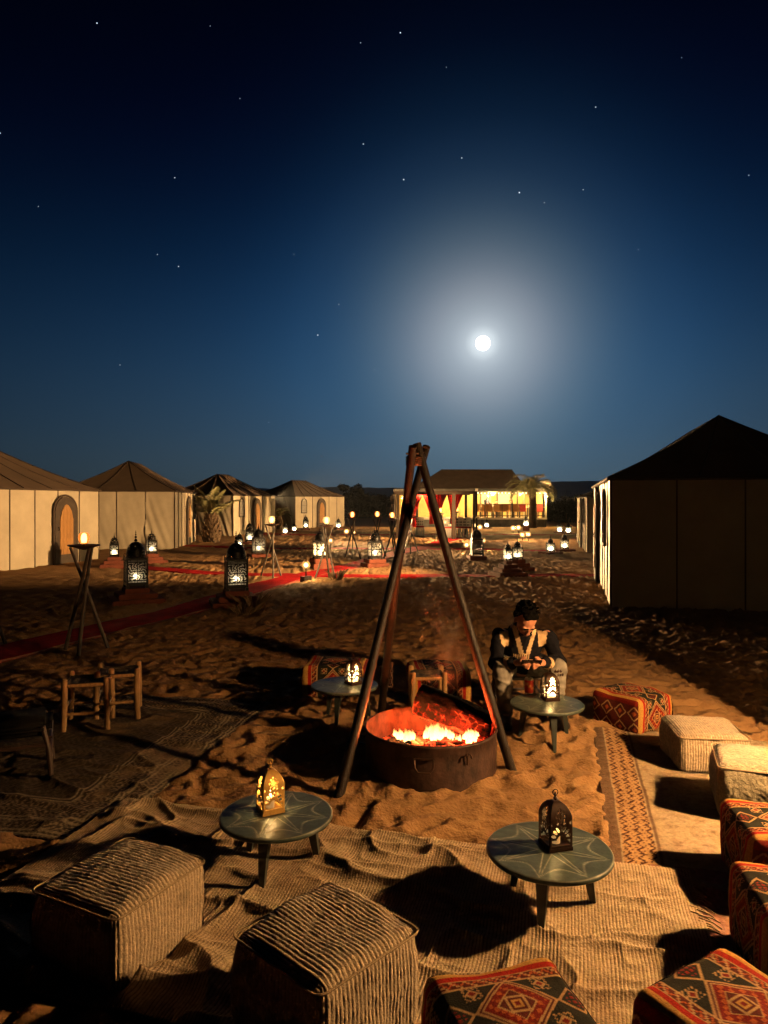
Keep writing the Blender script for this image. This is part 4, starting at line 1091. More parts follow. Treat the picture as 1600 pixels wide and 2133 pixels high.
def curtain(px0, px1, pxt, pyt, pyb, d, label):
    """top from px0..px1, gathered to pxt at pyt, hanging to pyb"""
    n, m = 60, 26; t = np.linspace(0, 1, n); s = np.linspace(0, 1, m); T_, S_ = np.meshgrid(t, s, indexing='ij')
    x0, x1, xt = WX(px0,d), WX(px1,d), WX(pxt,d); z0, zt, zb = 2.08, WZ(pyt,d), WZ(pyb,d)
    hw = .11; Z = z0+(zb-z0)*S_; k = np.clip((z0-Z)/(z0-zt), 0, 1)**.85
    X = (x0+(x1-x0)*T_)*(1-k)+(xt+(T_-.5)*2*hw)*k+ np.where(Z < zt, (T_-.5)*.12*(zt-Z), 0)
    Y = .05*np.sin(T_*2*PI*8)*(1-.5*k)+.03*np.sin(T_*23+1)
    root = empty('curtain', (xt, d, zb), 0, label, 'curtain', 'red curtains tied back on the pergola')
    link('cloth', gridmesh('cloth', np.stack([X-xt, Y, Z-zb], -1)), M['redfab'], root)
    ring = [(math.cos(a)*hw*1.1, math.sin(a)*.07, zt-zb) for a in np.linspace(0, 2*PI, 13)]; MB().tube(ring, .022, 5, False).build('tie', M['redcush'], root)
curtain(852, 880, 861, 1072, 1098, 34.3, 'leftmost red curtain, gathered low between the tripod poles')
curtain(880, 905, 900, 1070, 1092, 34.3, 'second red curtain, partly behind the right tripod pole')
curtain(906, 932, 912, 1068, 1090, 34.3, 'third red curtain, just right of the tripod pole')
curtain(932, 965, 944, 1070, 1092, 34.0, 'rightmost red curtain gathered at the front post')
# slatted benches
def bench(px0, px1, d, label):
    x0, x1 = WX(px0, d), WX(px1, d); w = x1-x0; root = empty('slatted_bench', ((x0+x1)/2, d, g(0,d)), 0, label, 'bench', 'white slatted benches by the pergola')
    for k in range(4): MB().box((0, .0+k*.12, .42), (w, .085, .03)).build('seat_slat', M['white'], root, smooth=False)
    for k in range(4): MB().box((0, .45, .52+k*.13), (w, .03, .06)).build('back_slat', M['white'], root, smooth=False)
    for a in np.linspace(-w/2+.03, w/2-.03, 5):
        MB().box((a, .47, .46), (.04,.04,.98)).build('post', M['white'], root, smooth=False); MB().box((a, .0, .2), (.04,.04,.42)).build('leg', M['white'], root, smooth=False)
    MB().box((0,.2,.47), (w*.94,.42,.07)).build('cushion', M['redcush'], root, smooth=False)
bench(926, 944, 33.6, 'white bench with red cushion left of the front pergola post')
bench(949, 983, 33.8, 'white bench with red cushion right of the front pergola post')
bench(866, 884, 35.5, 'white bench beneath the left red curtains')

# ------------------------------------------------------------------ palms, shrubs, tree
def palm(px, py, d, trunk_h, tr, nf, fl, label, seed, trunk_r2=None, droop=1.0, fat=False):
    rnd = random.Random(seed); X = WX(px, d); root = empty('palm_tree', (X, d, g(X, d)-.05), 0, label, 'palm tree')
    mb = MB(); k = 9 if not fat else 7
    prof = [(tr*(1.0 if not fat else .7)*1.1, 0), (tr*1.15 if fat else tr, trunk_h*.3), (tr*.9 if fat else tr*.85, trunk_h*.6), (tr*.6 if fat else tr*.85, trunk_h*.9), (tr*.35, trunk_h)]
    mb.lathe(prof, 12, cap=True); mb.build('trunk', M['bark'], root)
    def rad(z):
        for (r0, z0), (r1, z1) in zip(prof[:-1], prof[1:]):
            if z <= z1: return r0+(r1-r0)*(z-z0)/(z1-z0)
        return prof[-1][0]
    bs = MB(); rows = int(trunk_h/.11)
    for i in range(rows):
        z = (i+.3)*trunk_h/rows
        for j in range(9):
            a = 2*PI*(j+.5*(i % 2))/9+rnd.uniform(-.1,.1); r = rad(z)
            o = Vector((math.cos(a), math.sin(a), 0)); t = Vector((-o.y, o.x, 0)); w = .055+.03*(tr > .2); l_ = rnd.uniform(.09,.16)*(1.3 if fat else 1)
            b0 = o*r+Vector((0,0,z)); tip = o*(r+.06+.05*fat)+Vector((0,0,z+l_))
            bs.add([b0-t*w, b0+t*w, tip+t*w*.4, tip-t*w*.4, b0+o*.05-t*w*.8+Vector((0,0,-.01)), b0+o*.05+t*w*.8+Vector((0,0,-.01))], [(0,1,2,3),(4,3,2,5),(0,3,4),(1,5,2)])
    bs.build('bark_scales', M['bark'], root, smooth=False)['kind'] = 'stuff'
    for f in range(nf):
        a = 2*PI*f/nf*2.618+rnd.uniform(-.3,.3); up = rnd.uniform(.15, 1.25)*(1 if f % 3 else 1.1) if not fat else rnd.uniform(.6, 1.45); L_ = fl*rnd.uniform(.8,1.1)
        o = Vector((math.cos(a), math.sin(a), 0)); p = Vector((0,0,trunk_h-.05)); ang = up; pts = []; ns = 14
        for i in range(ns+1):
            pts.append(p.copy()); p = p+(o*math.cos(ang)+Vector((0,0,math.sin(ang))))*(L_/ns); ang -= droop*(.07+.06*i/ns*1.5)
        fm = MB(); fm.tube(pts, [.022*(1-i/ns)+.005 for i in range(ns+1)], 4)
        for i in range(1, ns*3):
            q = i/(ns*3); ip = q*ns; i0 = int(ip); c = pts[i0].lerp(pts[min(i0+1,ns)], ip-i0); tdir = (pts[min(i0+1,ns)]-pts[i0]).normalized() if i0 < ns else tdir
            side = tdir.cross(Vector((0,0,1))).normalized(); ll = (.10+.36*math.sin(PI*min(1,q*.9+.12)))*fl/1.5*rnd.uniform(.8,1.1)
            for sg in (-1,1):
                dr = (side*sg+tdir*.75+Vector((0,0,rnd.uniform(-.35,.25)))).normalized(); w = tdir*.017
                fm.add([c-w, c+w, c+dr*ll*.6+w*.8+Vector((0,0,-.02)), c+dr*ll+Vector((0,0,-.06)), c+dr*ll*.6-w*.8+Vector((0,0,-.02))], [(0,1,2,3,4)])
        fm.build('frond', M['leaf'], root, smooth=False)
palm(1110, 1098, 47.6, 2.75, .20, 26, 2.0, 'date palm with spreading crown in front of the dining deck', 5, droop=1.15)
palm(440, 1128, 31.0, 1.25, .34, 18, 1.45, 'young palm with thick scaly trunk before the third tent', 8, fat=True, droop=.55)
palm(578, 1100, 45.0, .85, .26, 12, 1.1, 'small dry palm between the third and fourth tents', 12, fat=True)
def shrub(px, top_py, d, w, label, seed, tree=False):
    rnd = random.Random(seed); X = WX(px, d); hgt = WZ(top_py, d); root = empty('tree' if tree else 'shrub', (X, d, 0), 0, label, 'tree' if tree else 'shrub', None if tree else 'dark desert shrubs beyond the camp')
    nr = np.random.RandomState(seed); mb = MB()
    if tree:
        MB().tube([(0,0,-.2),(.1*w*.1,0,hgt*.35),(0,0,hgt*.6)], [.25,.2,.12], 7).build('trunk', M['bark'], root)
        cl = [(rnd.uniform(-.42,.42)*w, rnd.uniform(-.3,.3)*w, hgt*rnd.uniform(.5,.95), rnd.uniform(.12,.2)*w) for _ in range(13)]
        for c in cl[:6]: mb.tube([(0,0,hgt*.35),(c[0]*.6,c[1]*.6,c[2]*.8),(c[0],c[1],c[2])], [.10,.06,.02], 5)
    else:
        cl = [(rnd.uniform(-.5,.5)*w, rnd.uniform(-.4,.4)*w, hgt*rnd.uniform(.1,.72), rnd.uniform(.14,.26)*min(w,hgt*1.6)) for _ in range(12)]
        MB().tube([(0,0,-.1),(0,0,hgt*.5)], [.1,.05], 6).build('stem', M['bark'], root)
        for _ in range(26):
            x_, y_ = rnd.uniform(-.5,.5)*w, rnd.uniform(-.4,.4)*w; mb.tube([(x_*.5,y_*.5,0),(x_,y_,hgt*rnd.uniform(.75,1.08))], [.03,.006], 3)
    for (x_, y_, z_, r_) in cl:
        for _ in range(170):
            v = nr.randn(3); v = v/np.linalg.norm(v)*r_*nr.uniform(.35,1.05); v[2] *= .75
            c = np.array((x_,y_,max(.05,z_+v[2])))+np.array((v[0],v[1],0)); a = nr.randn(3); a /= np.linalg.norm(a); b = np.cross(a, nr.randn(3)); b /= np.linalg.norm(b); s_ = nr.uniform(.08,.17)*(d/90)
            mb.add([c-a*s_, c+b*s_*.6, c+a*s_, c-b*s_*.6], [(0,1,2,3)])
    mb.build('crown' if tree else 'foliage', M['leafdark'], root, smooth=False)
shrub(735, 1009, 115, 4.6, 'lone spreading tree dark against the hills, right of the fourth tent', 1, tree=True)
for i, (px, ty, d, w, lb) in enumerate([(722,1032,92,3.2,'dark shrub touching the fourth tent corner'),(752,1024,100,4.5,'dark shrub right beneath the lone tree'),(768,1023,105,4.2,'rounded dark shrub right of the lone tree'),
    (788,1029,95,3.6,'low dark shrub midway between lone tree and pergola'),(806,1028,90,3.6,'dark shrub just left of the pergola end'),(740,1036,78,4.5,'low nearer shrub under the lone tree'),
    (1152,1030,75,4.2,'dark shrub right behind the dining deck corner lamp'),(1168,1026,80,4.5,'tall dark shrub left of the highest one at right'),(1183,1022,84,3.6,'tallest spiky dark shrub at right'),
    (1198,1023,80,4.2,'dark shrub between tallest shrub and the sliver tent'),(1214,1026,78,4.2,'dark shrub at the edge of the farthest right tent'),(1230,1024,82,4.2,'dark shrub rising behind the sliver tent'),(1160,1042,64,4.2,'low dark shrub below the corner lamp'),(1196,1042,62,5.2,'wide low shrub in the middle of the right thicket'),(1180,1048,60,4.4,'nearest low shrub of the right thicket')]):
    shrub(px, ty, d, w, lb, 20+i)
def tuft(px, py, hgt, n, label, seed, m_='drybrush'):
    rnd = random.Random(seed); p = W(px, py); mb = MB()
    for _ in range(n):
        a = rnd.uniform(0,2*PI); b = rnd.uniform(0,.10); l_ = hgt*rnd.uniform(.4,1.1); lean = rnd.uniform(.1,.9)
        p0 = Vector((math.cos(a)*b, math.sin(a)*b, -.02)); p1 = p0+Vector((math.cos(a)*lean*l_*.5, math.sin(a)*lean*l_*.5, l_*.6)); p2 = p1+Vector((math.cos(a)*lean*l_*.6, math.sin(a)*lean*l_*.6, l_*.3))
        w = Vector((-math.sin(a), math.cos(a), 0))*.006; mb.add([p0-w,p0+w,p1+w*.7,p2,p1-w*.7], [(0,1,2,3,4)])
    tag(mb.build('grass_tuft', M[m_], loc=(p[0], p[1], g(p[0],p[1])), smooth=False), label, 'dry grass', 'dry grass tufts')
tuft(702,1206,.30,70,'dry grass tuft at the right foot of the pale torch stand',1); tuft(530,1268,.34,60,'straggly dry bush at the right corner of the carpet-side plinth',2); tuft(508,1276,.25,50,'dry grass in front of the carpet-side plinth',3)

# ------------------------------------------------------------------ fire ring, log, flames, embers
FX, FY = .30, 4.57; fz = g(FX, FY)
fr = empty('fire_drum', (FX, FY, fz), 0, 'low round steel fire drum with handle, glowing inside', 'fire drum')
R_ = .42; n = 120; a = np.linspace(0, 2*PI, n, endpoint=False)
prof = [(R_,-.06),(R_,.02),(R_,.10),(R_,.18),(R_,.255),(R_+.006,.262),(R_+.006,.272),(R_-.004,.276),(R_-.010,.270),(R_-.010,.18),(R_-.010,.08),(R_-.010,.0)]
Aa, I = np.meshgrid(a, np.arange(len(prof)), indexing='ij'); pr = np.array(prof); dn = 1+.010*fbm(np.cos(Aa)*2+3, np.sin(Aa)*2+pr[I,1]*6, 3, 4)
link('ring', gridmesh('ring', np.stack([pr[I,0]*dn*np.cos(Aa), pr[I,0]*dn*np.sin(Aa), pr[I,1]+.003*np.sin(Aa*3+1)], -1), closed_u=True), M['drum'], fr)
def on_ring(px, z, off=.012):
    an = math.asin(max(-1,min(1,(WX(px, FY-R_)-FX)/R_))); return Vector((math.sin(an)*(R_+off), -math.cos(an)*(R_+off), z))
hp = [on_ring(866,.205), on_ring(866,.205,.03), on_ring(868,.165,.045), on_ring(874,.14,.05), on_ring(896,.14,.05), on_ring(902,.165,.045), on_ring(903,.205,.03), on_ring(903,.205), on_ring(866,.205)]
MB().tube(hp, .005, 6).build('handle', M['chain'], fr)
hk = MB(); hk.tube([on_ring(973,.16),on_ring(973,.21,.02),on_ring(970,.225,.02),on_ring(966,.21,.02),on_ring(965,.19,.02)], .006, 6); hk.tube([on_ring(973,.21,.02),on_ring(976,.225,.02),on_ring(980,.21,.02),on_ring(981,.195,.02)], .006, 6); hk.build('hook', M['chain'], fr)
MB().tube([(-R_-.0,0,.20),(-R_-.04,0,.21),(-R_-.045,0,.16),(-R_,0,.15)], .006, 6).build('handle', M['chain'], fr)
# ash and ember bed
def ember_mat(name, strength, cover, scale=22):
    m = bpy.data.materials.new(name); m.use_nodes = True; n_ = m.node_tree.nodes; l = m.node_tree.links; b = n_['Principled BSDF']
    b.inputs['Base Color'].default_value = (.006,.005,.004,1); b.inputs['Roughness'].default_value = .9
    t = n_.new('ShaderNodeTexCoord'); no = n_.new('ShaderNodeTexNoise'); no.inputs['Scale'].default_value = scale; no.inputs['Detail'].default_value = 7; l.new(t.outputs['Object'], no.inputs[0])
    vo = n_.new('ShaderNodeTexVoronoi'); vo.inputs['Scale'].default_value = scale*1.6; vo.feature = 'DISTANCE_TO_EDGE'; l.new(t.outputs['Object'], vo.inputs[0])
    r1 = n_.new('ShaderNodeMapRange'); r1.inputs[1].default_value = .0; r1.inputs[2].default_value = .12; r1.inputs[3].default_value = 1; r1.inputs[4].default_value = .25; l.new(vo.outputs['Distance'], r1.inputs[0])
    r2 = n_.new('ShaderNodeMapRange'); r2.inputs[1].default_value = cover; r2.inputs[2].default_value = cover+.2; l.new(no.outputs[0], r2.inputs[0])
    mu = n_.new('ShaderNodeMath'); mu.operation = 'MULTIPLY'; l.new(r1.outputs[0], mu.inputs[0]); l.new(r2.outputs[0], mu.inputs[1])
    cr_ = n_.new('ShaderNodeValToRGB'); e = cr_.color_ramp.elements; e[0].color = (.6,.0,.0,1); e[1].color = (1,.07,.012,1); e[1].position = .9; l.new(mu.outputs[0], cr_.inputs[0]); l.new(cr_.outputs[0], b.inputs['Emission Color'])
    m2 = n_.new('ShaderNodeMath'); m2.operation = 'MULTIPLY'; m2.inputs[1].default_value = strength; l.new(mu.outputs[0], m2.inputs[0]); l.new(m2.outputs[0], b.inputs['Emission Strength'])
    bu = n_.new('ShaderNodeBump'); bu.inputs['Distance'].default_value = .02; l.new(no.outputs[0], bu.inputs['Height']); l.new(bu.outputs[0], b.inputs['Normal']); return m
M['ember'] = ember_mat('ember', 4.0, .38); M['ember_hot'] = ember_mat('glowing_wood', 2.6, .30, 16)
eb = empty('ember_bed', (FX, FY, fz), 0, 'bed of glowing embers and charred sticks inside the fire drum', 'embers'); nr_ = 24
r = np.linspace(.001, R_-.014, nr_); a = np.linspace(0, 2*PI, 72, endpoint=False); Aa, Rr = np.meshgrid(a, r, indexing='ij'); X_, Y_ = Rr*np.cos(Aa), Rr*np.sin(Aa)
link('ash', gridmesh('ash', np.stack([X_, Y_, .10+.05*fbm(X_*9, Y_*9, 3, 3)+.03*np.exp(-(Rr/.2)**2)], -1), closed_u=True), M['ember'], eb)
def log_mat():
    m = ember_mat('burning_bark', 3.2, .43, 13); n_ = m.node_tree.nodes; l = m.node_tree.links; b = n_['Principled BSDF']; b.inputs['Base Color'].default_value = (.0025,.002,.002,1); b.inputs['Specular IOR Level'].default_value = .05
    ge = n_.new('ShaderNodeNewGeometry'); sp = n_.new('ShaderNodeSeparateXYZ'); l.new(ge.outputs['True Normal'], sp.inputs[0])
    dt = n_.new('ShaderNodeVectorMath'); dt.operation = 'DOT_PRODUCT'; dt.inputs[1].default_value = (.05,-.45,-.89); l.new(ge.outputs['True Normal'], dt.inputs[0])
    mr = n_.new('ShaderNodeMapRange'); mr.inputs[1].default_value = -.05; mr.inputs[2].default_value = .55; l.new(dt.outputs['Value'], mr.inputs[0])
    src = b.inputs['Emission Strength'].links[0].from_socket; mu = n_.new('ShaderNodeMath'); mu.operation = 'MULTIPLY'; l.new(src, mu.inputs[0]); l.new(mr.outputs[0], mu.inputs[1]); l.new(mu.outputs[0], b.inputs['Emission Strength']); return m
def log_mesh(L_, r0, seed, n=28, m=36, rough=.12):
    t = np.linspace(0, 1, m); a = np.linspace(0, 2*PI, n, endpoint=False); Aa, T_ = np.meshgrid(a, t, indexing='ij')
    rr = r0*(1+rough*fbm(np.cos(Aa)*1.5+seed, np.sin(Aa)*1.5+T_*3, 3, seed)*2+.10*(np.abs(np.sin(Aa*5+T_*2))**3)*rough*6*.3)
    blk = 1-.5*rough*((np.floor(Aa*5)+np.floor(T_*14)) % 2)*.25
    rr = rr*blk; rr[:,0] *= .02; rr[:,-1] *= .02
    tt = T_.copy(); tt[:,1] = tt[:,0]; tt[:,-2] = tt[:,-1]
    return gridmesh('log', np.stack([(tt-.5)*L_, rr*np.cos(Aa), rr*np.sin(Aa)], -1), closed_u=True)
def place_between(o, a, b):
    a, b = Vector(a), Vector(b); o.location = (a+b)/2; o.rotation_euler = (b-a).to_track_quat('X', 'Z').to_euler()
rnd = random.Random(3)
for k in range(14):
    me = log_mesh(rnd.uniform(.14,.30), rnd.uniform(.014,.028), k, 10, 12, .25); o = link('charred_stick', me, M['char'] if k % 3 else M['ember_hot'], eb)
    an = rnd.uniform(0, 2*PI); rr = rnd.uniform(.0,.24); o.location = (rr*math.cos(an), rr*math.sin(an)-.05, .15+rnd.uniform(0,.03)); o.rotation_euler = (rnd.uniform(-.2,.2), rnd.uniform(-.25,.25), rnd.uniform(0, PI))
lg = empty('burning_log', (FX, FY, fz+.2), 0, 'thick charred log leaning in the fire drum, glowing red underneath', 'log')
lm = log_mesh(.54, .098, 5, 40, 60, .16); lm.materials.append(log_mat())
o = link('bark', lm, parent=lg)
A_ = Vector((WX(885,4.82)-FX, 4.82-FY, WZ(1460,4.82)-fz-.2)); B_ = Vector((WX(1016,4.62)-FX, 4.62-FY, WZ(1512,4.62)-fz-.2)); place_between(o, A_, B_)
o2 = link('glowing_underside', log_mesh(.48, .066, 6, 40, 60, .14), M['ember_hot'], lg); dn_ = Vector((0,-.002,-.046)); place_between(o2, A_+dn_, B_+dn_)
# flames: layered tongues with a hot core
def flame_mat():
    m = bpy.data.materials.new('fire_flame'); m.use_nodes = True; n_ = m.node_tree.nodes; l = m.node_tree.links; n_.clear()
    t = n_.new('ShaderNodeTexCoord'); sp = n_.new('ShaderNodeSeparateXYZ'); l.new(t.outputs['Generated'], sp.inputs[0])
    cr_ = n_.new('ShaderNodeValToRGB'); e = cr_.color_ramp.elements; e[0].color = (1,.66,.22,1); e[1].color = (1,.22,.03,1); e[0].position = .45; l.new(sp.outputs['Z'], cr_.inputs[0])
    em = n_.new('ShaderNodeEmission'); l.new(cr_.outputs[0], em.inputs[0])
    ra = n_.new('ShaderNodeMapRange'); ra.inputs[1].default_value = 0; ra.inputs[2].default_value = 1; ra.inputs[3].default_value = 5; ra.inputs[4].default_value = 1.6; l.new(sp.outputs['Z'], ra.inputs[0]); l.new(ra.outputs[0], em.inputs[1])
    lw = n_.new('ShaderNodeLayerWeight'); lw.inputs[0].default_value = .35; no = n_.new('ShaderNodeTexNoise'); no.inputs['Scale'].default_value = 7; l.new(t.outputs['Generated'], no.inputs[0])
    ad_ = n_.new('ShaderNodeMath'); ad_.operation = 'MULTIPLY_ADD'; l.new(no.outputs[0], ad_.inputs[0]); ad_.inputs[1].default_value = .9; l.new(lw.outputs['Facing'], ad_.inputs[2])
    a2 = n_.new('ShaderNodeMath'); a2.operation = 'MULTIPLY_ADD'; l.new(sp.outputs['Z'], a2.inputs[0]); a2.inputs[1].default_value = .55; l.new(ad_.outputs[0], a2.inputs[2])
    mr = n_.new('ShaderNodeMapRange'); mr.inputs[1].default_value = .75; mr.inputs[2].default_value = 1.15; l.new(a2.outputs[0], mr.inputs[0])
    tr = n_.new('ShaderNodeBsdfTransparent'); mx = n_.new('ShaderNodeMixShader'); l.new(mr.outputs[0], mx.inputs[0]); l.new(em.outputs[0], mx.inputs[1]); l.new(tr.outputs[0], mx.inputs[2])
    o_ = n_.new('ShaderNodeOutputMaterial'); l.new(mx.outputs[0], o_.inputs[0]); return m
M['flame'] = flame_mat()
fl = empty('flames', (FX, FY, fz+.12), 0, 'low yellow flames burning inside the fire drum', 'fire')
def tongue(x, y, w, h_, seed):
    n, m = 18, 22; t = np.linspace(0, 1, m); a = np.linspace(0, 2*PI, n, endpoint=False); Aa, T_ = np.meshgrid(a, t, indexing='ij')
    rr = w*np.sin(PI*np.clip(T_*.92+.08,0,1)**.6)**.9*(1+.45*fbm(np.cos(Aa)*1.6+seed, np.sin(Aa)*1.6+T_*3, 3, seed)*2)
    sx_ = .35*w*np.sin(T_*5+seed)*T_; P = np.stack([x+sx_+rr*np.cos(Aa), y+rr*np.sin(Aa)*.6, T_*h_+.02*fbm(Aa*2, T_*4, 2, seed)], -1)
    link('flame_tongue', gridmesh('flame_tongue', P, closed_u=True), M['flame'], fl)
rnd = random.Random(11)
for k in range(46):
    px = rnd.choice((rnd.gauss(842,13), rnd.gauss(905,26), rnd.gauss(940,20), rnd.gauss(978,9), rnd.uniform(825,990))); px = min(max(px, 824), 992)
    py = 1531-10*math.exp(-((px-905)/38)**2)+rnd.uniform(-5,6)+6*math.exp(-((px-955)/12)**2)
    big = .55+.6*math.exp(-((px-842)/16)**2)+.75*math.exp(-((px-905)/30)**2)+.5*math.exp(-((px-980)/12)**2)
    w = rnd.uniform(.014,.030)*(.6+.4*big); h_ = rnd.uniform(.045,.085)*big
    d = 4.50+rnd.uniform(-.06,.10); X = WX(px, d); z = WZ(py, d)-fz-.12
    tongue(X-FX, d-FY, w, h_, rnd.randint(1, 900)); fl.children[-1].location.z = z-h_*.5
point(fl, (-.12,-.02,.085), 80, (1,.20,.035), .10); point(fl, (.14,-.02,.08), 95, (1,.06,.012), .10)

# ------------------------------------------------------------------ tripod over the fire
tp = empty('tripod', (.22, 4.77, 0), 0, 'tall tripod of three dark poles standing over the fire drum', 'tripod')
def pole(p0, p1, r0, r1, seed):
    p0, p1 = Vector(p0), Vector(p1); pts = []; rr = []
    for i in range(13):
        t = i/12; q = p0.lerp(p1, t); q += Vector((math.sin(t*5+seed)*.006, math.cos(t*4+seed*2)*.006, 0)); pts.append(q-Vector(tp.location)); rr.append(r0+(r1-r0)*t+.0015*math.sin(i*2.1+seed))
    m_ = MB(); m_.tube(pts, rr, 14); return m_.build('pole', M['pole'], tp)
pole((WX(699,4.10),4.10,-.05), (WX(889,4.98),4.98,WZ(930,4.98)), .030, .026, 1)
pole((WX(1070,4.48),4.48,-.05), (WX(867,4.72),4.72,WZ(924,4.72)), .031, .028, 2)
pole((WX(793,5.74),5.74,-.05), (WX(858,4.60),4.60,WZ(930,4.60)), .032, .026, 3)
TPL = Vector(tp.location)
MB().tube([Vector((WX(846,4.6),4.6,WZ(945,4.6)))-TPL, Vector((WX(872,4.6),4.62,WZ(944,4.6)))-TPL], .007, 6).build('bolt', M['chain'], tp)
MB().tube([Vector((WX(880,4.9),4.9,WZ(931,4.9)))-TPL, Vector((WX(896,4.9),4.9,WZ(933,4.9)))-TPL], .007, 6).build('bolt', M['chain'], tp)
rp = MB(); cp_ = Vector((WX(866,4.74),4.74,WZ(962,4.74)))-TPL
for k in range(5): rp.tube([cp_+Vector((math.cos(a)*.062, math.sin(a)*.072, -.02+k*.012+.006*math.sin(a*2))) for a in np.linspace(0,2*PI,17)], .006, 5, False)
rp.build('lashing', M['darkwood'], tp)
ch = empty('chain', (WX(811,5.5), 5.5, 0), 0, 'short iron chain hanging by the rear tripod pole', 'chain')
top = WZ(1384,5.5); bot = WZ(1430,5.5); lk = MB(); lk.tube([(math.cos(a)*.010,0,math.sin(a)*.017) for a in np.linspace(0,2*PI,11)], .0035, 5, False); lkm = lk.mesh('link'); lkm.materials.append(M['chain'])
for s_ in (0, 1):
    for k in range(7): link('link', lkm, parent=ch, loc=(s_*.018, 0, top-k*(top-bot)/6.5), rot=(0,0,(k % 2)*PI/2+.3))
MB().tube([(-.045,.06,top+.04),(-.01,.0,top+.02),(.02,0,top)], .004, 5).build('hanger', M['chain'], ch)

# ------------------------------------------------------------------ wooden stools
def stool(cx, cy, rz, w, dp, h, label, m_='stool', ext=.0, name='wooden_stool', lr=.021, cushion=None):
    root = empty(name, (cx, cy, g(cx, cy)), rz, label, 'stool', 'rustic stools of peeled branches'); rnd = random.Random(int(cx*100)+7)
    C4 = [(-w/2,-dp/2),(w/2,-dp/2),(w/2,dp/2),(-w/2,dp/2)]
    for i, (x_, y_) in enumerate(C4):
        pts = [(x_*1.06, y_*1.06, -.05), (x_*1.02+rnd.uniform(-.006,.006), y_*1.02, h*.5), (x_, y_, h+.012)]; m2 = MB(); m2.tube(pts, [lr*.85,lr*1.05,lr], 10)
        m2.ball((x_,y_,h+.012), lr*.98, 10, 6, (1,1,.5)); m2.build('leg', M[m_], root)
    for i in range(4):
        a, b = C4[i], C4[(i+1) % 4]
        for z_ in ((h*.25, h*.46) if i % 2 else (h*.36,)): MB().tube([(a[0],a[1],z_),((a[0]+b[0])/2,(a[1]+b[1])/2,z_+rnd.uniform(-.006,.006)),(b[0],b[1],z_)], [.010,.012,.010], 7).build('rung', M[m_], root)
        MB().tube([(a[0],a[1],h-.03),(b[0],b[1],h-.03)], .013, 7).build('seat_rail', M[m_], root)
    nx = 26; P = np.zeros((nx, nx, 3)); u = np.linspace(-.5, .5, nx); U, V = np.meshgrid(u, u, indexing='ij')
    P[...,0] = U*w*.98; P[...,1] = V*dp*.98; P[...,2] = h-.020+.006*np.abs(np.sin(U*60)) * (np.abs(V) < np.abs(U))+.006*np.abs(np.sin(V*60))*(np.abs(V) >= np.abs(U))-.02*(1-(2*U)**2)*(1-(2*V)**2)
    o = link('seat', gridmesh('seat', P), M['weave'], root); sd = o.modifiers.new('t','SOLIDIFY'); sd.thickness = .014
    return root
q0 = Vector(W(178,1427,.37)); stool(q0.x-.06, q0.y+.20, math.radians(14), .29, .29, .37, 'branch stool with woven seat at far left, nearer of the pair', lr=.022)
q0 = Vector(W(243,1408,.37)); stool(q0.x-.06, q0.y+.20, math.radians(17), .29, .29, .37, 'branch stool with woven seat at far left, farther of the pair', lr=.022)
stool(.345, 5.64, math.radians(2), .245, .24, .355, 'small branch stool between the fire drum and faded kilim pouf')
stool(1.12, 5.93, math.radians(0), .34, .30, .30, 'stool the man sits on, mostly hidden by him', 'darkwood')
# dark chair at the left edge
ch_ = empty('folding_chair', (-2.27, 4.42, g(-2.2,4.3)), math.radians(24), 'dark wooden chair with black cushion in shadow at the left edge', 'chair')
for y_ in (-.20,.20):
    MB().tube([(.22,y_,-.04),(.20,y_,.25),(.16,y_,.46)], [.018,.02,.018], 8).build('leg', M['darkwood'], ch_); MB().tube([(-.18,y_,-.04),(-.16,y_,.44)], .018, 8).build('leg', M['darkwood'], ch_)
    MB().tube([(-.16,y_,.30),(.20,y_,.30)], .014, 7).build('rung', M['darkwood'], ch_)
for z_ in (.12,.24,.36): MB().tube([(.21,-.20,z_),(.21,.20,z_)], .012, 7).build('rung', M['darkwood'], ch_)
bm = bmesh.new(); bmesh.ops.create_cube(bm, size=1); bmesh.ops.scale(bm, vec=(.44,.48,.12), verts=bm.verts); bmesh.ops.bevel(bm, geom=list(bm.edges), offset=.05, segments=4, affect='EDGES')
me = bpy.data.meshes.new('cushion'); bm.to_mesh(me); bm.free(); me.shade_smooth(); link('cushion', me, M['blackcush'], ch_, loc=(0,0,.44)); ch_.scale = (.86,.86,.72)

# ------------------------------------------------------------------ people
def organic(caps, voxel, smooth=3, name='body', balls=()):
    """union of tapered capsules / ellipsoids -> one continuous skin"""
    mb = MB()
    for (a, b, ra, rb) in caps:
        a, b = Vector(a), Vector(b); k = max(2, int((b-a).length/(.5*min(ra, rb)+1e-6))); k = min(k, 24)
        for i in range(k+1):
            t = i/k; mb.ball(a.lerp(b, t), ra+(rb-ra)*t, 14, 9)
    for (c, r, sc, rot) in balls:
        t = MB(); t.ball((0,0,0), r, 22, 15, sc); R = Euler(rot).to_matrix(); mb.add([R @ Vector(v)+Vector(c) for v in t.v], t.f)
    me = bpy.data.meshes.new('tmp'); me.from_pydata(mb.v, [], mb.f); o = bpy.data.objects.new('tmp', me); COL.objects.link(o)
    md = o.modifiers.new('r','REMESH'); md.mode = 'VOXEL'; md.voxel_size = voxel
    if smooth: s_ = o.modifiers.new('s','SMOOTH'); s_.iterations = smooth; s_.factor = .5
    dg = bpy.context.evaluated_depsgraph_get(); out = bpy.data.meshes.new_from_object(o.evaluated_get(dg)); out.name = name; out.shade_smooth()
    bpy.data.objects.remove(o); bpy.data.meshes.remove(me); return out
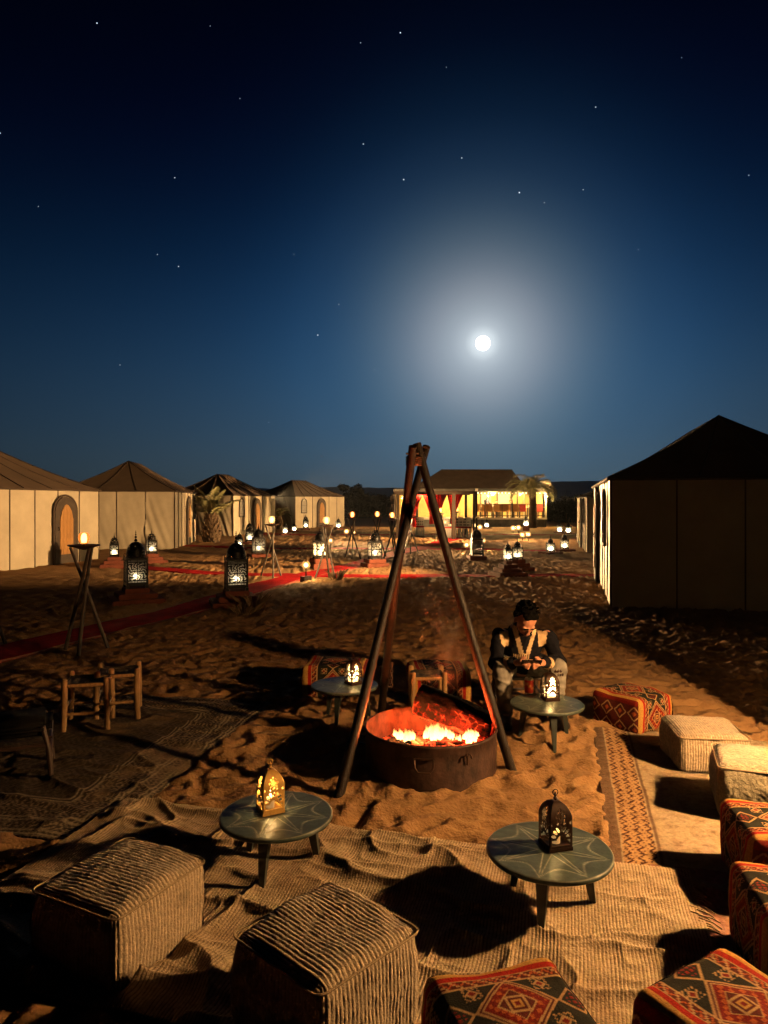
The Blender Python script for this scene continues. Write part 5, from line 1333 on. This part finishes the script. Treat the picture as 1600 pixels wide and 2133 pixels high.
def wrinkle(me, amp):
    n = len(me.vertices); c = np.zeros(n*3); me.vertices.foreach_get('co', c); c = c.reshape(-1,3); nn = np.zeros(n*3); me.vertices.foreach_get('normal', nn); nn = nn.reshape(-1,3)
    q = 1-np.abs(2*vn(c[:,0]*11+c[:,1]*9, c[:,2]*17+c[:,0]*6, 5)-1); q = q**2-.35+.5*fbm(c[:,0]*8+c[:,1]*7, c[:,2]*9, 3, 8)
    c = c+nn*(q*amp)[:,None]; me.vertices.foreach_set('co', c.ravel()); me.update()
def V_(*a): return Vector(a)
man = empty('person', (1.12,5.9,g(1.12,5.9)), 0, 'man in dark jacket and torn pale jeans sitting bent over his phone', 'person')
ML = Vector(man.location)
def m_(x, y, z): return Vector((x, y, z))-Vector((ML.x, ML.y, 0))
hipc = m_(1.12,5.88,.38); chest = m_(1.105,5.71,.57); neckb = m_(1.095,5.58,.715); head = m_(1.088,5.455,.80)
shL, shR = m_(.920,5.65,.645), m_(1.305,5.65,.640); elL, elR = m_(.875,5.55,.44), m_(1.375,5.56,.45); wrL, wrR = m_(.990,5.33,.50), m_(1.185,5.33,.50)
knL, knR = m_(.905,5.44,.425), m_(1.325,5.44,.43); hL, hR = m_(1.02,5.87,.37), m_(1.22,5.87,.37); anL, anR = m_(.935,5.47,.07), m_(1.325,5.50,.07); toL, toR = m_(.91,5.27,.035), m_(1.35,5.31,.035)
caps = [(hipc, chest, .13, .14), (chest, neckb, .14, .07), (neckb, head, .055, .05), (shL, elL, .05, .04), (shR, elR, .05, .04), (chest, shL, .09, .055), (chest, shR, .09, .055),
        (elL, wrL, .04, .026), (elR, wrR, .04, .026), (hL, knL, .08, .055), (hR, knR, .08, .055), (knL, anL, .052, .034), (knR, anR, .052, .034), (anL, toL, .035, .03), (anR, toR, .035, .03)]
# hands: palm and five fingers closing on the phone
def hand(w, side):
    ps = []; c = w+V_(side*.035,-.045,.010); ps.append((w, c, .024, .026)); k = c+V_(side*.020,-.022,-.004); ps.append((c, k, .026, .022))
    for i in range(4):
        b = c+V_(side*.022,-.034+.006*i,.022-.018*i); l_ = (.030,.034,.032,.026)[i]; m1_ = b+V_(side*l_*.75,-.014,-.006); e_ = m1_+V_(side*l_*.35,.020,.010)
        ps.append((b, m1_, .0092, .0085)); ps.append((m1_, e_, .0085, .0072))
    t0 = w+V_(side*.020,-.028,.024); t1 = t0+V_(side*.020,-.022,.026); t2 = t1+V_(side*.020,-.010,.002); ps.append((t0, t1, .012, .010)); ps.append((t1, t2, .010, .0085))
    return ps
caps += hand(wrL, 1)+hand(wrR, -1)
# head, bowed: local frame pitched forward; face looks down towards the phone
pit = math.radians(46); Rh = Euler((pit, 0, math.radians(11))).to_matrix()
def hd(x, y, z): return head+Rh @ Vector((x, y, z))
rot = (pit, 0, math.radians(11))
balls = [(hd(0,.012,.03), .098, (.80,.98,.95), rot), (hd(0,-.022,-.035), .072, (.86,.95,1.15), rot), (hd(0,-.050,-.085), .036, (1.05,.8,.8), rot),
         (hd(0,-.094,-.018), .015, (.8,.9,1.9), rot), (hd(0,-.100,-.040), .0145, (1.25,.95,.8), rot), (hd(-.030,-.080,.010), .020, (1.3,.6,.5), rot), (hd(.030,-.080,.010), .020, (1.3,.6,.5), rot),
         (hd(0,-.086,-.064), .017, (1.5,.7,.45), rot), (hd(0,-.084,-.074), .016, (1.3,.7,.45), rot), (hd(-.082,.010,-.012), .024, (.35,.75,1.25), rot), (hd(.082,.010,-.012), .024, (.35,.75,1.25), rot),
         (hd(-.042,-.055,-.030), .028, (.9,.8,.8), rot), (hd(.042,-.055,-.030), .028, (.9,.8,.8), rot)]
body = organic(caps, .0062, 2, 'body', balls); link('body', body, M['skin'], man)
hair = organic([], .007, 2, 'hair', [(hd(0,.044,.054), .096, (.84,1.0,.88), rot), (hd(0,.060,.0), .086, (.93,.72,.9), rot), (hd(0,-.026,.106), .050, (1.25,.9,.6), rot), (hd(-.028,-.052,.098), .026, (1.1,.8,.7), rot), (hd(.030,-.048,.102), .030, (1.1,.8,.7), rot)]); hv = np.zeros(len(hair.vertices)*3); hair.vertices.foreach_get('co', hv); hv = hv.reshape(-1,3); hn = fbm(hv[:,0]*45, hv[:,1]*45+hv[:,2]*60, 3, 3); hv = hv+(hv-np.array(head))*(hn*.16)[:,None]; hair.vertices.foreach_set('co', hv.ravel()); hair.update(); link('hair', hair, M['hair'], man)
tf = MB(); hr = random.Random(9)
for k in range(170):
    u_, w_ = hr.uniform(-1,1), hr.uniform(0,2*PI); q_ = math.sqrt(1-u_*u_); dx, dy, dz = q_*math.cos(w_), q_*math.sin(w_), u_
    if dz < -.1 and dy < .2: continue
    b_ = hd(dx*.078, .030+dy*.094, .052+dz*.084)
    if dy < -.35 and dz < .35: continue
    t_ = hd(dx*.078*1.2+hr.uniform(-.01,.01), .030+dy*.094*1.12-.012, .052+dz*.084*1.28+hr.uniform(-.004,.012)); tf.tube([b_, b_.lerp(t_,.6)+V_(0,0,.002), t_], [.009,.006,.001], 5)
tf.build('hair_tufts', M['hair'], man)['kind'] = 'stuff'
for sx_ in (-1, 1):
    MB().ball(hd(sx_*.030,-.088,-.002), .010, 10, 6, (1.1,.6,.55)).build('eye', M['shoe'], man); MB().tube([hd(sx_*.012,-.098,.018), hd(sx_*.030,-.101,.023), hd(sx_*.050,-.090,.018)], .0045, 6).build('eyebrow', M['hair'], man)
bd = organic([], .006, 1, 'beard', [(hd(0,-.062,-.088), .036, (1.05,.8,.7), rot), (hd(-.045,-.035,-.066), .026, (.6,1.1,1), rot), (hd(.045,-.035,-.066), .026, (.6,1.1,1), rot), (hd(0,-.093,-.055), .014, (1.7,.5,.3), rot)]); link('beard', bd, mat('stubble', (.10,.045,.03), .8), man)
jc = [(hipc+V_(0,0,.03), chest, .150, .162), (chest, neckb, .160, .082), (chest, shL, .095, .058), (chest, shR, .095, .058), (shL, elL, .059, .052), (shR, elR, .059, .052),
      (elL, elL.lerp(wrL,.86), .058, .043), (elR, elR.lerp(wrR,.86), .058, .043), (neckb+V_(-.05,.01,-.02), neckb+V_(.05,.01,-.02), .052, .052)]
jk = organic(jc, .008, 3, 'jacket'); wrinkle(jk, .016); co = np.zeros(len(jk.vertices)*3); jk.vertices.foreach_get('co', co); co = co.reshape(-1,3)+np.array((ML.x, ML.y, 0))
co[:,2] += .0; wv = fbm(co[:,0]*22, co[:,2]*22, 2, 3); C = np.ones((len(co),3))*np.array((.006,.006,.009)); x_, y_, z_ = co.T; front = y_ < 5.74
cx0 = 1.10; hs = z_-.50; Vl = np.abs(np.abs(x_-cx0)-(.020+.28*np.clip(hs,0,1)**1.05*1.05))
CRM = np.array((.50,.34,.19))*(.7+.6*fbm(x_*30, z_*30, 3, 9)+.3)[:,None]*1.0; CRM = np.clip(CRM, .05, .7)
yoke = front & (np.abs(x_-cx0) > .115) & (np.abs(x_-cx0) < .19+.01*wv) & (z_ > .565) & (z_ < .685)
yoke &= (np.abs(x_-cx0) < .185+.03*fbm(z_*20,x_*4,2,7)) & (z_ > .575+.05*fbm(x_*25,z_*3,2,5)); C[yoke] = CRM[yoke]; mk = front & (Vl < .017) & (z_ > .515) & (z_ < .74); C[mk] = CRM[mk]
mk = front & (z_ > .46) & (z_ < .515) & (np.abs(x_-cx0+.02) < .06); C[mk] = CRM[mk]
C[front & (z_ > .46) & (z_ < .515) & (np.abs(x_-cx0+.02) < .06) & ((np.floor(x_/.008) % 2) == 0)] = (.05,.03,.02)
for wr_, el_ in ((wrL,elL),(wrR,elR)):
    a_ = np.array(el_)+np.array((ML.x,ML.y,0)); b_ = np.array(wr_)+np.array((ML.x,ML.y,0)); t_ = ((co-a_)@(b_-a_))/((b_-a_)@(b_-a_)); dd = np.linalg.norm(co-(a_+t_[:,None]*(b_-a_)), axis=1)
    mk = (t_ > .62) & (t_ < .80) & (dd < .07); C[mk] = CRM[mk]
setcol(jk, C); jo = link('jacket', jk, M['jacket'], man)
tr_ = organic([(hL, knL, .100, .076), (hR, knR, .100, .076), (knL, anL+V_(0,0,.03), .074, .056), (knR, anR+V_(0,0,.03), .074, .056), (hL, hR, .11, .11)], .008, 3, 'jeans'); wrinkle(tr_, .013)
co = np.zeros(len(tr_.vertices)*3); tr_.vertices.foreach_get('co', co); co = co.reshape(-1,3); C = np.ones((len(co),3))*np.array((.40,.37,.33)); C[:] *= (.8+.4*vn(co[:,0]*30, co[:,2]*30, 4))[:,None]
for dx_, dz_ in ((-.01,-.005),(.012,-.035)):
    kk = np.array(knR)+np.array((dx_,-.07,dz_)); q = np.abs(co-kk); C[(q[:,0] < .028) & (q[:,2] < .009+.004*np.sin(co[:,0]*300)) & (co[:,1] < knR.y)] = (.05,.02,.015)
setcol(tr_, C); link('jeans', tr_, M['jeans'], man)
for an_, to_ in ((anL,toL),(anR,toR)):
    link('shoe', organic([(an_+V_(0,.02,-.02), to_, .048, .042), (an_, an_+V_(0,0,.05), .045, .045)], .009, 2, 'shoe'), M['shoe'], man)
ph = empty('phone', (1.087,5.238,.522+ML.z), 0, 'black mobile phone held in the hands of the seated man', 'phone'); Mx = Euler((math.radians(-35),0,0)).to_matrix()
MB().box((0,0,0), (.150,.074,.009), M=Mx).build('case', M['phone'], ph, smooth=False); MB().box(Mx @ Vector((0,0,.0055)), (.140,.066,.0015), M=Mx).build('screen', M['screen'], ph, smooth=False)
# figures on the dining deck
def figure(X, Y, z, sit, label, cloth, headm='skin', lean=.12, hat=False):
    root = empty('person', (X, Y, z), 0, label, 'person'); s_ = .9
    if not sit:
        hip = V_(0,0,.82); ch_ = V_(lean*.7,0,1.12); nk = V_(lean,0,1.32); hd_ = V_(lean*1.5,-.02,1.47); legs = [(V_(-.07,0,.80), V_(-.08,-.02,.42)),(V_(.08,0,.80), V_(.10,-.03,.42))]; fe = [V_(-.10,.02,.04), V_(.10,0,.04)]
    else:
        hip = V_(0,0,.48); ch_ = V_(.02,-.02,.78); nk = V_(.03,-.04,.98); hd_ = V_(.04,-.07,1.13); legs = [(V_(-.09,0,.48), V_(-.12,-.38,.50)),(V_(.09,0,.48), V_(.12,-.38,.50))]; fe = [V_(-.12,-.36,.06), V_(.12,-.36,.06)]
    cp = [(hip, ch_, .12, .13), (ch_, nk, .13, .06), (nk, hd_, .045, .05)]
    for (a, b), f_ in zip(legs, fe): cp += [(a, b, .075, .055), (b, f_, .052, .035), (f_, f_+V_(0,-.12,-.01), .035, .03)]
    arms = []
    for sx_ in (-1,1): e_ = ch_+V_(sx_*.16+.05,-.06,-.12); w_ = e_+V_(.18 if not sit else sx_*-.06,-.12 if not sit else -.2,.02); arms += [(ch_+V_(sx_*.13,0,.10), e_, .05, .04), (e_, w_, .038, .028), (w_, w_+V_(.05,-.04,0), .03, .02)]
    link('body', organic(cp+arms, .018, 2, 'body', [(hd_, .105, (.8,.95,1.1), (0,0,0))]), M[headm], root)
    link('clothes', organic([(hip+V_(0,0,-.3 if not sit else 0), ch_, .14, .15), (ch_, nk, .145, .07), arms[0][:2]+(.065,.055), arms[3][:2]+(.065,.055)]+([(l[0], l[1], .09, .07) for l in legs] if sit else []), .02, 2, 'clothes'), M[cloth], root)
    link('hair', organic([], .015, 1, 'hair', [(hd_+V_(0,.02,.04), .108, (.85,.95,.9), (0,0,0))]), M['hair' if not hat else 'cream'], root)
figure(WX(1011,50.9), 50.9, .64, False, 'waiter in dark apron with pale cap standing on the dining deck', 'blue', hat=True)
figure(WX(1033,51.9), 51.9, .64, True, 'diner in dark clothes sitting at the laid table on the deck', 'blue')
figure(WX(1062,52.0), 52.0, .64, True, 'diner in pale clothes at the table under the white panel', 'cream')

# ------------------------------------------------------------------ floodlights under the eaves of the right row, washing the opposite tents; added fill floods last
def flood(loc, target, power, label, cone=70):
    root = empty('floodlight', loc, 0, label, 'floodlight'); dr = (Vector(target)-Vector(loc)).normalized(); root.rotation_euler = dr.to_track_quat('-Z','Y').to_euler()
    MB().box((0,0,.05), (.22,.16,.08), taper=.7).build('housing', M['black'], root, smooth=False); MB().box((0,0,.006), (.20,.14,.006)).build('lens', M['frost'], root, smooth=False)
    l = bpy.data.lights.new('light','SPOT'); l.energy = power*LK; l.color = (1,.58,.24); l.spot_size = math.radians(cone); l.spot_blend = .8; l.shadow_soft_size = .09
    o = bpy.data.objects.new('light', l); COL.objects.link(o); o.parent = root; o.location = (0,0,-.02)
flood((4.72,15.9,1.98), (-9.2,20.6,1.3), 10500, 'floodlight under the eave of the large dark tent', 58)
flood((8.0,29.8,1.85), (-7.8,34.5,1.5), 22000, 'floodlight under the eave of the sliver tent', 58)
flood((11.7,41.8,1.9), (-4.5,48.5,1.7), 14000, 'floodlight under the eave of the farthest right tent', 50)
flood((-6.35,40.6,2.0), (4.6,15.4,1.35), 60000, 'added fill floodlight at the far end of the third tent eave', 22)  # added lamp, brightens the large right tent's left wall and middle sand
flood((1.6,33.35,2.34), (5.8,51,3.9), 7500, 'added fill floodlight on the pergola beam lighting the dining roof and palm', 75)  # added lamp, lifts the dining roof and palm crown out of black

# ------------------------------------------------------------------ thin night haze
hm = bpy.data.materials.new('haze_air'); hm.use_nodes = True; n_ = hm.node_tree.nodes; l = hm.node_tree.links; n_.clear()
pv = n_.new('ShaderNodeVolumePrincipled'); pv.inputs['Color'].default_value = (.80,.90,1,1); pv.inputs['Density'].default_value = .00007; pv.inputs['Anisotropy'].default_value = .6
o_ = n_.new('ShaderNodeOutputMaterial'); l.new(pv.outputs[0], o_.inputs['Volume'])
hb_ = MB(); hb_.box((0, 1900, 48), (8400, 8400, 104)); tag(hb_.build('haze', hm, smooth=False), kind='stuff')

# ------------------------------------------------------------------ faint smoke over the log
sm_ = bpy.data.materials.new('wood_smoke'); sm_.use_nodes = True; n_ = sm_.node_tree.nodes; l = sm_.node_tree.links; n_.clear()
tcn = n_.new('ShaderNodeTexCoord'); mp = n_.new('ShaderNodeMapping'); mp.inputs['Scale'].default_value = (9,9,2.6); l.new(tcn.outputs['Object'], mp.inputs[0])
no = n_.new('ShaderNodeTexNoise'); no.inputs['Scale'].default_value = 1; no.inputs['Detail'].default_value = 4; no.inputs['Distortion'].default_value = 1.2; l.new(mp.outputs[0], no.inputs[0])
mr = n_.new('ShaderNodeMapRange'); mr.inputs[1].default_value = .50; mr.inputs[2].default_value = .75; mr.inputs[3].default_value = 0; mr.inputs[4].default_value = 2.2; l.new(no.outputs[0], mr.inputs[0])
sp = n_.new('ShaderNodeSeparateXYZ'); l.new(tcn.outputs['Generated'], sp.inputs[0]); fd = n_.new('ShaderNodeMapRange'); fd.inputs[1].default_value = 1; fd.inputs[2].default_value = .15; fd.inputs[3].default_value = 0; fd.inputs[4].default_value = 1; l.new(sp.outputs['Z'], fd.inputs[0])
mu = n_.new('ShaderNodeMath'); mu.operation = 'MULTIPLY'; l.new(mr.outputs[0], mu.inputs[0]); l.new(fd.outputs[0], mu.inputs[1])
pv = n_.new('ShaderNodeVolumePrincipled'); pv.inputs['Color'].default_value = (.8,.75,.7,1); pv.inputs['Anisotropy'].default_value = .2; l.new(mu.outputs[0], pv.inputs['Density'])
o_ = n_.new('ShaderNodeOutputMaterial'); l.new(pv.outputs[0], o_.inputs['Volume'])
S.cycles.volume_step_rate = 2.0
mb = MB(); mb.lathe([(.06,0),(.13,.12),(.17,.4),(.15,.7),(.06,.9)], 14, cap=True)
tag(mb.build('smoke', sm_, loc=(WX(925,4.75), 4.78, .40)), 'thin drift of smoke rising from the log in the fire drum', kind='stuff')
flood((4.42,33.9,2.3), (8.6,28.6,1.2), 3200, 'added fill floodlight on the pergola corner facing the right hand tents', 95)  # added lamp, fills the dim facades of the two far right tents
